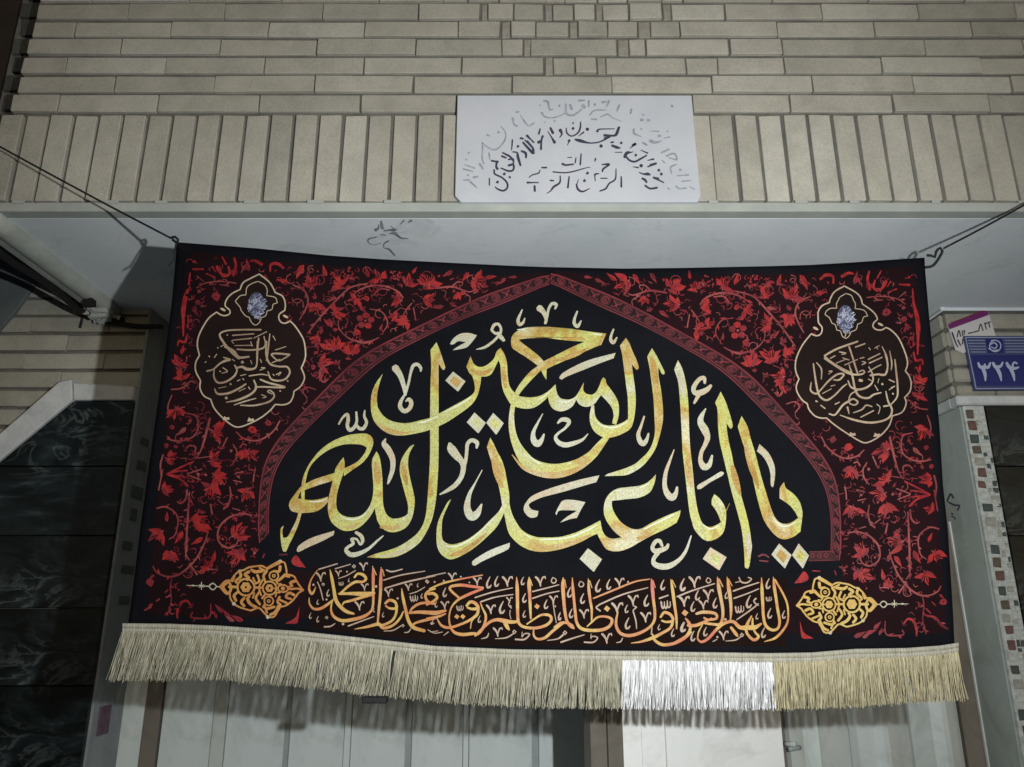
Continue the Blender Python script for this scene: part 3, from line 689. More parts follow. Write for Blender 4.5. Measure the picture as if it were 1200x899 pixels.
# ================================================================== the banner
YBN = 1.40
def S(x, z):
    t = max(0.0, (2.30 - z))           # deeper folds towards the free lower edge
    return (YBN + 0.0035*math.sin(7.3*x+0.6) + (0.002+0.0045*t)*math.sin(15.5*x+1.9+2.2*z) + 0.0016*math.sin(31*x-3.1*z)
            + 0.0035*math.exp(-math.hypot(x+0.675, z-2.21)/0.13)*math.sin(9*math.atan2(z-2.22, x+0.69)) + 0.003*math.exp(-math.hypot(x-0.83, z-2.18)/0.12)*math.sin(9*math.atan2(z-2.19, x-0.85))
            + 0.012*math.exp(-((x+0.62)/0.06)**2)*max(0, z-2.0) + 0.002*math.sin(9*z+4*x))
def on_cloth(px, py, l=0.0):
    p = onY(px, py, YBN)
    for _ in range(3): p = onY(px, py, S(p.x, p.z) - l)
    return p
def interp(tab, t):
    for (a, b), (c, d) in zip(tab, tab[1:]):
        if t <= c: return b + (d-b)*(t-a)/(c-a)
    return tab[-1][1]
TOP = [(200, 283.5), (215, 284.5), (300, 291), (385, 299.5), (450, 304), (520, 307.6), (600, 311.5), (640, 313), (730, 314.8), (800, 314), (900, 312), (950, 310.5), (1000, 307.5), (1050, 304), (1090, 301.5)]
BOT = [(148, 731), (200, 731.5), (260, 733.8), (310, 737.5), (350, 740), (430, 748.5), (510, 757.6), (600, 761.5), (650, 762.2), (760, 763.6), (810, 764.6), (900, 766), (950, 765.2), (1000, 761), (1060, 760), (1100, 757), (1125, 753)]
LFT = [(284, 207), (300, 206), (353, 201.5), (395, 196), (440, 189.5), (500, 181), (560, 172.5), (630, 163), (700, 154.5), (731, 150)]
RGT = [(302, 1083.5), (314, 1084), (367, 1088.5), (430, 1095), (500, 1101), (567, 1105), (620, 1110.7), (660, 1113.3), (720, 1117), (754, 1118.5)]
def cloth_px(u, v):
    yl = 284 + v*(731-284); yr = 302 + v*(754-302)
    xl_, xr_ = interp(LFT, yl), interp(RGT, yr)
    x = xl_ + u*(xr_-xl_)
    xt = 207 + u*(1083.5-207); xb = 150 + u*(1118.5-150)
    yt = interp(TOP, xt); yb = interp(BOT, xb)
    return x, yt + v*(yb-yt)
bn = thing('banner', 'black religious banner with golden Arabic calligraphy under a red arch, fringed below', 'banner', (0, YBN, H+0.2))
nu, nv = 150, 80
V = []; FF = []
for j in range(nv+1):
    for i in range(nu+1):
        V.append(on_cloth(*cloth_px(i/nu, j/nv)))
n1 = len(V)
for j in range(nv+1):
    for i in range(nu+1):
        V.append(V[j*(nu+1)+i] + Vector((0, 0.0012, 0)))
for j in range(nv):
    for i in range(nu):
        a = j*(nu+1)+i; q4 = (a, a+1, a+nu+2, a+nu+1)
        FF.append(q4); FF.append(tuple(n1+k for k in q4[::-1]))
for i in range(nu):
    FF.append((i, n1+i, n1+i+1, i+1)); a = nv*(nu+1)+i; FF.append((a, a+1, n1+a+1, n1+a))
for j in range(nv):
    a = j*(nu+1); FF.append((a, a+nu+1, n1+a+nu+1, n1+a)); a += nu; FF.append((a, n1+a, n1+a+nu+1, a+nu+1))
mesh('cloth', V, FF, M['cloth'], bn, True)

# mirror map: right half of the design -> left half (the cloth hangs unevenly, so a projective fit)
RP = [(989.5, 334), (1014.5, 518.7), (998.2, 708.1), (1059.2, 707.7), (1064, 315), (1105, 745), (984, 657), (646, 321), (915.5, 497), (1076, 419), (933.8, 707), (646, 700)]
LP = [(303.5, 322), (280, 500.5), (297.2, 689.5), (240.5, 685.3), (222, 299), (161, 720), (299, 633), (646, 321), (372, 461), (217, 407), (354, 692), (642, 697)]
A_ = []
for (x, y), (u, v) in zip(RP, LP):
    A_.append([x, y, 1, 0, 0, 0, -u*x, -u*y, -u]); A_.append([0, 0, 0, x, y, 1, -v*x, -v*y, -v])
A_ = np.array(A_); sc_ = np.array([1e3, 1e3, 1, 1e3, 1e3, 1, 1e6, 1e6, 1e3])
_, _, vt = np.linalg.svd(A_/sc_*np.array([1]*9)); h = (vt[-1]/sc_).reshape(3, 3)
def mirror(p):
    q = h @ np.array([p[0], p[1], 1.0]); return (q[0]/q[2], q[1]/q[2])
for (x, y), (u, v) in zip(RP, LP):
    m_ = mirror((x, y)); print('mirror', (u, v), (round(m_[0], 1), round(m_[1], 1)))

# outline of the printed fields
arch_out = [(645, 320.5), (653, 321.8), (680, 332), (720, 348), (760, 368), (790, 384.5), (823, 402.5), (845, 415), (862, 426), (881, 441), (900, 460), (918, 480), (935, 499), (952, 518.5), (966, 537), (976.5, 556), (982.5, 577), (985, 602), (985.5, 620), (985.7, 640), (984, 657)]
arch_in = [(645, 332), (651, 334), (677, 346.6), (707, 361), (741, 376), (773, 392), (800, 407), (822, 419.5), (840, 431), (858, 445.5), (876, 463), (894, 481.5), (912, 500), (930, 519), (946, 537.5), (959, 556), (968, 576), (972.5, 598), (974, 620), (973.5, 645)]
def both(pr, fn):
    pr.hom = None; fn(); pr.hom = mirror; fn(); pr.hom = None
def dense(pts, st=6):
    o = []
    for a, b in zip(pts, pts[1:]+pts[:1]):
        n = max(1, int(math.dist(a, b)/st))
        o += [(a[0]+(b[0]-a[0])*k/n, a[1]+(b[1]-a[1])*k/n) for k in range(n)]
    return o
# red-black spandrel ground: strips between arch outer line and the border of the cloth
pr = Print(on_cloth, 0.0006)
bord = lambda t: t
def field_strip():
    # right border inner limit follows the cloth edges
    pts = []
    n = 70
    ax = catmull(arch_out, 6)
    # columns above the arch
    prev = None; v = []; f = []
    for i in range(n+1):
        x = 650 + (1071-650)*i/n
        yt = interp(TOP, x) + (9.5 if x > 700 else 9.5 - 6*(700-x)/50)
        if x < 985.5:
            yb_ = interp([(a[0], a[1]) for a in ax if a[1] < 640], x)
        else: yb_ = 690
        m_ = max(2, int((yb_-yt)/9)+1) if False else 20
        for k in range(m_+1): v.append((x, yt+(yb_-yt)*k/m_))
        if i:
            for k in range(m_):
                a = (i-1)*(m_+1)+k; f.append((a, a+1, a+m_+2, a+m_+1))
    pr._add(v, f, 0)
    # right margin
    v = []; f = []
    for j in range(41):
        y = 330 + (742-330)*j/40
        xr_ = interp([(a, b) for a, b in RGT], y) - 10
        xl_ = 985.5 if y < 690 else 915
        xl_ = max(xl_, 1040) if y < 330 else xl_
        for k in range(9): v.append((xl_+(xr_-xl_)*k/8, y+0.0))
        if j:
            for k in range(8):
                a = (j-1)*9+k; f.append((a, a+1, a+10, a+9))
    pr._add(v, f, 0)
both(pr, field_strip)
pr.build('printed_ground', [M['field_red']], bn)
# brown ground behind the lower line of script
pr = Print(on_cloth, 0.0007)
v = []; f = []
for i in range(61):
    x = 366 + (922-366)*i/60; yt = 664+ (677-664)*min(1, i/18); yb_ = 738 + (757-738)*min(1, i/22)
    for k in range(5): v.append((x, yt+(yb_-yt)*k/4))
    if i:
        for k in range(4): a = (i-1)*5+k; f.append((a, a+1, a+6, a+5))
pr._add(v, f, 0); pr.build('printed_ground', [M['field_low']], bn)

# ---- arch band
pr = Print(on_cloth, 0.0017); pr.dk = 1.2e-5; prb = Print(on_cloth, 0.0013)
ao = catmull(arch_out, 5)
def band():
    na = 90
    def res(P):
        P = catmull(P, 3); d = [0]
        for a, b in zip(P, P[1:]): d.append(d[-1]+math.dist(a[:2], b[:2]))
        out = []; j = 0
        for i in range(na+1):
            t = d[-1]*i/na
            while j < len(d)-2 and d[j+1] < t: j += 1
            s_ = (t-d[j])/max(1e-6, d[j+1]-d[j]); out.append(P[j]+(P[j+1]-P[j])*min(1, s_))
        return out
    O, I = res(arch_out), res(arch_in)
    v = []; f = []
    for i in range(na+1):
        v += [tuple(O[i]), tuple((O[i]+I[i])/2), tuple(I[i])]
        if i: a = 3*i-3; f += [(a, a+1, a+4, a+3), (a+1, a+2, a+5, a+4)]
    prb.hom = pr.hom; prb._add(v, f, 0)
    at = lambda i, r: O[i]+(I[i]-O[i])*r
    for r, w_ in ((0.03, 1.1), (0.10, .5), (0.80, .7), (0.98, 1.0)):
        pr.stroke([(*at(i, r), w_) for i in range(0, na+1, 2)], 1, step=3, cap=False)
    tot = sum(math.dist(a, b) for a, b in zip(O, O[1:])); per = 29.0; n = int(tot/per)
    def loc(s_, r):          # s_ in px along the band
        t = max(0, min(na-1e-3, s_/tot*na)); i = int(t); fr = t-i
        a = at(i, r); b = at(min(na, i+1), r); return a+(b-a)*fr
    for k in range(n+1):
        c = k*per + 14
        if c > tot-4: break
        pr.stroke([(*loc(c+4.2*math.cos(a), .44+.24*math.sin(a)), 1.1) for a in np.linspace(0.3, 6.0, 12)], 1, step=2, cap=False)
        pr.stroke([(*loc(c+1.6*math.cos(a), .44+.10*math.sin(a)), .9) for a in np.linspace(0, 5, 7)], 1, step=1, cap=False)
        for sg in (-1, 1):
            pr.stroke([(*loc(c+sg*6.5, .16), 1.2), (*loc(c+sg*8.2, .40), 1.5), (*loc(c+sg*6.7, .70), .9)], 2, step=1.5, cap=False)
            pr.stroke([(*loc(c+sg*9, .20), .8), (*loc(c+sg*14.5, .46), 1.4), (*loc(c+sg*9.4, .68), .8)], 1, step=1.5, cap=False)
            pr.stroke([(*loc(c+sg*10.5, .38), 1.2), (*loc(c+sg*12, .62), 1.0)], 2, step=1.5, cap=False)
    # foot of the band turning inwards
    if pr.hom: return
    prb.poly(dense([(984, 657), (984, 645), (973.5, 645), (949, 646), (947, 658)]), 0)
    for y in (646.6, 656.6): pr.stroke([(978, y, 1), (948, y+.3, .7)], 1, cap=False)
    for x in (952, 960, 968): pr.stroke([(x-2.4, 651, 1), (x, 648.8, 1.1), (x+2.4, 651, 1), (x, 653.5, 1), (x-2.2, 651.5, .8)], 1, step=1)
    pr.stroke([(889, 652, 2), (895, 650, 2), (901, 653, 1.5)], 1, step=1); pr.stroke([(890, 657, 1.5), (900, 658, 1.5)], 1, step=1)
both(pr, band)
prb.build('arch_border', [M['band']], bn); pr.build('arch_tracery', [M['band'], M['band_hi'], M['field_red']], bn)

# ---- flowers, leaves and vines (right half traced, left half mirrored)
fl = Print(on_cloth, 0.0010); fl.dk = 1.2e-5
rr = random.Random(3)
def P2(x, y, a, r, t): return (x+r*math.cos(a), y-r*math.sin(a))
def petal(x, y, a, ln, wd, mi, bend=0.0):
    pts = []
    for s in np.linspace(0, 1, 6): pts.append((s*ln, wd*0.5*math.sin(math.pi*min(1, s**.75))*(1.1-.35*s)))
    up = [(p[0], p[1]+bend*ln*(p[0]/ln)**2) for p in pts]; dn = [(p[0], -p[1]+bend*ln*(p[0]/ln)**2) for p in pts[::-1]]
    q = up+dn[1:-1]; ca, sa = math.cos(a), -math.sin(a)
    fl.poly([(x+p[0]*ca+p[1]*sa, y+p[0]*sa-p[1]*ca) for p in q], mi)
def tulip(x, y, s, ang, mi=0):
    a0 = math.radians(ang); bx, by = x-math.cos(a0)*s*.34, y+math.sin(a0)*s*.34
    n = rr.choice((5, 6, 6)) if s > 11 else 4
    for k in range(n):
        a = a0 + (k-(n-1)/2)*2.9/n + rr.uniform(-.25, .25)
        l_ = s*rr.uniform(.46, .80)
        petal(bx+rr.uniform(-.12, .12)*s, by+rr.uniform(-.12, .12)*s, a, l_, s*rr.uniform(.28, .40), mi if rr.random() < .85 else 1, rr.uniform(-.25, .25))
    if s > 9:
        u = s*.20; cx, cy = bx+math.cos(a0)*s*.22, by-math.sin(a0)*s*.22
        fl.poly([(cx+u*math.cos(b)*(1+.25*math.sin(3*b)), cy+u*math.sin(b)) for b in np.linspace(0, 6.28, 9)[:-1]], mi)
    for k in range(n-1):                # dark veins part the petals
        a = a0 + (k-(n-2)/2)*2.0/n + rr.uniform(-.1, .1)
        fl.stroke([(bx+math.cos(a)*s*.15, by-math.sin(a)*s*.15, s*.03), (bx+math.cos(a+.1)*s*.38, by-math.sin(a+.1)*s*.38, s*.06), (bx+math.cos(a+.15)*s*.66, by-math.sin(a+.15)*s*.66, s*.03)], 3, step=2, cap=False)
    petal(bx, by, a0+math.pi+.5, s*.26, s*.10, 2, .2); petal(bx, by, a0+math.pi-.6, s*.24, s*.09, 1, .2)
def leaf(x, y, s, ang, mi=0):
    a = math.radians(ang); petal(x-math.cos(a)*s*.5, y+math.sin(a)*s*.5, a, s, s*.36, mi, rr.choice((-.2, .2)))
    fl.stroke([(x-math.cos(a)*s*.35, y+math.sin(a)*s*.35, s*.03), (x+math.cos(a)*s*.3, y-math.sin(a)*s*.3, s*.04)], 3, step=2, cap=False)
def blossom(x, y, s, mi=0):
    n = 5
    for k in range(n):
        a = k*2*math.pi/n+.4
        pts = [(x+math.cos(a)*s*.3+math.cos(b)*s*.19, y-math.sin(a)*s*.3+math.sin(b)*s*.17) for b in np.linspace(0, 6.28, 8)[:-1]]
        fl.poly(pts, mi if k % 2 else 1)
    fl.poly([(x+math.cos(b)*s*.07, y+math.sin(b)*s*.07) for b in np.linspace(0, 6.28, 7)[:-1]], 2)
def blob(x, y, s, mi=0):
    n = 7; ph = rr.random()*6
    fl.poly([(x+math.cos(b)*s*.42*(1+.22*math.sin(3*b+ph)), y+math.sin(b)*s*.42*(1+.2*math.cos(2*b+ph))) for b in np.linspace(0, 6.28, n+1)[:-1]], mi)
    if s > 5: fl.stroke([(x-s*.15, y+s*.1, .3), (x+s*.05, y, s*.1), (x+s*.2, y-s*.15, .3)], 3, step=1, cap=False)
def berries(x, y, s):
    for k in range(26):
        a = rr.random()*6.28; r = s*.5*math.sqrt(rr.random()); r2 = rr.uniform(.6, 1.5)
        px_, py_ = x+math.cos(a)*r*1.2, y+math.sin(a)*r
        fl.poly([(px_+math.cos(b)*r2, py_+math.sin(b)*r2) for b in np.linspace(0, 6.28, 6)[:-1]], rr.choice((0, 1, 2)))
def FL(x0, y0, sc, items):
    fn = dict(T=tulip, L=leaf, P=blossom, B=blob, G=berries)
    for it in items.split(';'):
        a = it.split(); k = a[0]; q = [float(z) for z in a[1].split(',')]
        x, y, s = x0+q[0]/sc, y0+q[1]/sc, q[2]/sc
        mi = int(a[2]) if len(a) > 2 else 0
        if k in 'TL': fn[k](x, y, s, q[3], mi)
        elif k == 'G': berries(x, y, s)
        else: fn[k](x, y, s, mi)
def VN(x0, y0, sc, t, mi=2):
    for z in t.split('|'):
        Q = catmull(strk(z, x0, y0, sc), 2); n = len(Q)
        if n < 14 or mi == 0: continue
        for k in range(4, n-2, 5):
            d = Q[k+1]-Q[k]; a = math.atan2(-d[1], d[0]) + (1 if (k//5) % 2 else -1)*rr.uniform(.5, 1.0)
            petal(Q[k][0], Q[k][1], a, rr.uniform(4, 7.5), rr.uniform(1.6, 2.8), rr.choice((0, 1, 1, 2)), rr.uniform(-.3, .3))
    for z in t.split('|'): fl.stroke(strk(z, x0, y0, sc, .82), mi, step=2)
def flora():
    # faint crimson undergrowth first
    r2 = random.Random(11)
    for k in range(2100):
        x = r2.uniform(700, 1080); y = r2.uniform(322, 740)
        ya = interp([(a[0], a[1]) for a in catmull(arch_out, 6) if a[1] < 640], x) if x < 985 else 999
        if y > ya-6 and x < 990: continue
        if x > 985 and y > 690 and x < 1060: continue
        if (x-1012)**2/54**2+(y-440)**2/88**2 < 1: continue
        if y < interp(TOP, x)+12 or x > interp(RGT, y)-12: continue
        a = r2.random()*6.28; l = r2.uniform(2.5, 8); q_ = r2.random()
        if q_ < .10: blob(x, y, r2.uniform(2.5, 5), 1); continue
        if q_ < .16: tulip(x, y, r2.uniform(6, 10), r2.uniform(0, 360), 1); continue
        if q_ < .34:
            rd = r2.uniform(3, 8); a1 = a + r2.uniform(2.2, 4.6); mm = 2 if r2.random() < .45 else 1
            fl.stroke([(x+rd*(1-.35*t_)*math.cos(a+(a1-a)*t_), y+rd*(1-.35*t_)*math.sin(a+(a1-a)*t_), 1.0-.4*t_) for t_ in (0, .25, .5, .75, 1)], mm, step=2, cap=False); continue
        fl.stroke([(x, y, .5), (x+l*.5*math.cos(a), y+l*.5*math.sin(a), r2.uniform(.7, 1.5)), (x+l*math.cos(a+.8), y+l*math.sin(a+.8), .4)], 1 if r2.random() < .8 else 2, step=2, cap=False)
    VN(790, 310, 7.5, "230,350,16 270,300,18 360,260,20 480,250,20 600,290,16 690,360,10|540,235,14 640,260,16 720,300,18 850,440,20 960,570,18 1065,720,12|350,285,12 430,280,16 480,325,12|520,470,10 420,490,12 370,560,14 370,620,12 400,670,8|440,730,12 530,770,16 640,770,16 730,730,14 790,660,12 800,590,8|1199,280,12 1100,330,18 1065,420,18 1090,510,16 1140,600,10|150,400,12 190,450,14 225,510,10|135,440,12 115,550,12|690,280,10 800,300,10|820,380,12 900,400,10")
    VN(640, 300, 7.5, "720,330,8 760,345,14 820,330,16 920,305,22 1060,325,18|770,380,14 830,340,12|920,305,14 870,260,14 820,260,12 830,290,8|900,225,8 930,240,10|980,400,8 970,350,8 1010,340,6")
    FL(790, 310, 7.5, "T 40,180,120,80;T 175,180,130,100;L 130,90,80,110;G 290,150,110;T 460,160,150,50;L 555,130,110,60;G 710,150,120;T 830,230,150,35;L 930,140,110,60;T 1040,240,150,80;L 1150,150,150,-52;T 300,370,130,0;B 550,375,60;T 655,415,120,-40;T 790,510,140,160;T 1000,500,140,-80;T 240,590,140,-35;T 325,515,100,10;P 560,580,170;L 890,610,90,60;T 670,830,140,100;T 850,790,150,100;T 1000,790,110,-80;B 630,690,70;L 425,630,70,100 1;L 860,390,90,-20 2;B 20,360,60;L 690,190,80,20 1")
    FL(640, 300, 7.5, "T 660,255,170,200;L 570,190,110,155;L 800,200,110,-45;L 950,190,110,-45 1;T 1130,230,170,70;T 865,400,100,-95;T 1100,430,150,170;L 1040,505,110,-22 1;L 370,182,80,5 1;L 465,225,90,-35 1;L 1110,320,90,170")
    VN(960, 310, 7.5, "10,130,26 60,92,34 120,105,28 125,165,18|200,105,34 260,75,30 300,82,14|440,60,20 425,130,30 445,220,26|490,140,20 478,200,26 520,230,26 580,170,30 600,70,18|545,55,14 510,120,18|640,130,18 720,95,34 795,112,20|600,195,14 650,110,10|705,175,18 795,180,24|600,245,10 680,215,16", 0)
    VN(960, 310, 7.5, "420,290,12 540,280,12 680,300,12 760,350,10|700,290,8 760,240,10|480,320,10 560,310,10")
    VN(960, 310, 7.5, "820,215,14 832,350,26 858,450,44 870,560,48 868,660,28 865,790,16|830,770,16 850,845,28 900,835,22 912,880,14|830,600,10 825,720,12", 0)
    FL(960, 310, 7.5, "L 330,120,120,65 1;B 590,420,90 1;B 745,480,60 1;B 810,650,50 1;L 20,240,100,20;B 740,380,40 2;L 760,570,70,60 1")
    FL(800, 300, 3, "T 832,432,52,120;T 836,484,48,60;L 830,395,36,90;B 838,460,18 1")
    VN(800, 300, 3, "812,420,4 816,440,6 838,446,4|806,520,4 830,535,5 862,540,5|860,560,4 872,600,6 868,640,5|815,600,4 850,610,5")
    FL(800, 300, 3, "T 235,360,55,100;T 305,345,60,70;L 365,335,50,80;T 330,420,60,160;L 350,470,40,-60;B 375,440,20 1;B 300,300,18 1")
    VN(800, 300, 3, "320,425,6 345,440,10 352,470,10 340,492,8 322,480,5|365,520,4 395,513,5 410,530,5 395,550,4|150,325,3 200,345,5 260,325,4")
    VN(960, 500, 7.5, "20,90,14 70,180,16 160,255,18 250,280,16 340,255,14 395,205,10|820,55,10 740,80,16 720,160,16 740,240,16 810,290,16 900,305,18 980,290,12|305,320,14 335,310,16 360,340,12|470,260,14 515,360,16|420,315,10 385,380,14 400,460,12 440,510,8|330,555,14 400,575,12|340,650,12 410,635,12|680,545,12 800,590,12|690,640,12 800,598,12|225,530,16 235,580,14 240,640,14|440,690,12 430,770,16 450,850,18 490,890,12|1010,430,16 1030,520,18 1020,620,16|1010,560,12 1040,740,14|600,430,8 720,450,10|700,225,8 740,240,10")
    VN(960, 500, 7.5, "620,95,20 640,180,24 665,290,22 700,400,14 740,460,10|740,400,12 740,350,18 790,342,18 820,372,10|800,730,14 810,810,20 850,850,20 880,838,12", 2)
    VN(960, 500, 7.5, "750,480,14 830,520,18 960,588,16|800,560,10 880,570,18 975,597,16|800,620,10 880,612,16 975,600,16|790,700,16 860,640,20 960,608,14", 0)
    FL(960, 500, 7.5, "B 120,115,70 1;B 255,180,90;T 530,205,170,175;T 905,70,150,-95;L 855,225,110,-55 2;B 940,185,50 1;T 270,430,160,-110;T 560,440,150,140;T 925,465,130,175;B 645,595,28 2;B 710,592,28 2;T 505,595,170,178;B 370,600,26 2;T 300,770,160,-80;T 625,745,170,-60;T 960,720,110,160;B 435,375,30 2;B 790,125,40 1;B 905,355,40 1;B 985,350,50 1;B 515,665,30 2")
    VN(960, 600, 7.5, "250,185,14 330,175,18 430,205,20 510,280,20 535,370,18 510,440,18 440,475,20 380,450,16 355,390,12|600,100,16 585,180,20|615,330,10 640,430,16 700,560,18 780,660,20 870,725,20 960,735,18 1040,700,16 1070,650,10|530,665,10 600,665,16|1050,150,18 980,135,16 900,180,16 870,250,16 890,370,12 940,415,10|825,215,8 860,220,12|490,100,12 540,60,10|350,145,10 410,130,12")
    VN(960, 600, 7.5, "780,0,12 785,130,18 790,260,20 795,400,20 790,520,14|790,400,12 800,520,12 770,590,12|765,620,14 700,712,20", 2)
    FL(960, 600, 7.5, "T 350,320,170,125;T 650,265,190,175;L 700,430,120,-45;L 850,400,130,-72;T 395,580,170,-50;L 565,550,100,85;T 630,620,120,55;T 930,590,150,-95;T 1035,410,160,-70;L 970,220,90,78;B 1090,790,80 1;B 490,400,26 2;B 300,450,24 1;B 240,480,28 1;B 220,515,30 2;L 1080,740,60,-30 1")
    VN(1000, 660, 7.5, "280,510,10 280,600,16 310,635,16 440,630,18 430,590,18|640,460,18 720,480,28 770,540,30 830,580,14|610,300,10 620,380,14 610,500,10 640,620,14|690,340,10 720,370,12|640,400,14 680,440,14", 1)
    VN(1000, 660, 7.5, "445,530,14 480,490,24 530,510,28 555,580,28 555,640,14", 0)
    FL(1000, 660, 7.5, "L 60,635,120,12 1;L 150,600,110,35 1;L 205,545,100,60 1;L 235,600,70,80 1;L 120,640,90,20 2")
    fl.poly(outline("50,247! 100,180 150,125 195,190 150,232", 925, 655, 8.57), 0)
    fl.poly(outline("105,620! 125,690 150,745 245,800! 140,800 118,760", 925, 655, 8.57), 0)
    fl.stroke(strk("235,120,14 310,125,10", 925, 655, 8.57), 1); fl.stroke(strk("455,120,14 470,160,14", 925, 655, 8.57), 1)
fl.hom = None; rr = random.Random(3); flora(); fl.hom = mirror; rr = random.Random(5); flora(); fl.hom = None
fl.build('floral_print', [M['red'], M['red_dk'], M['vine'], M['field_red']], bn)

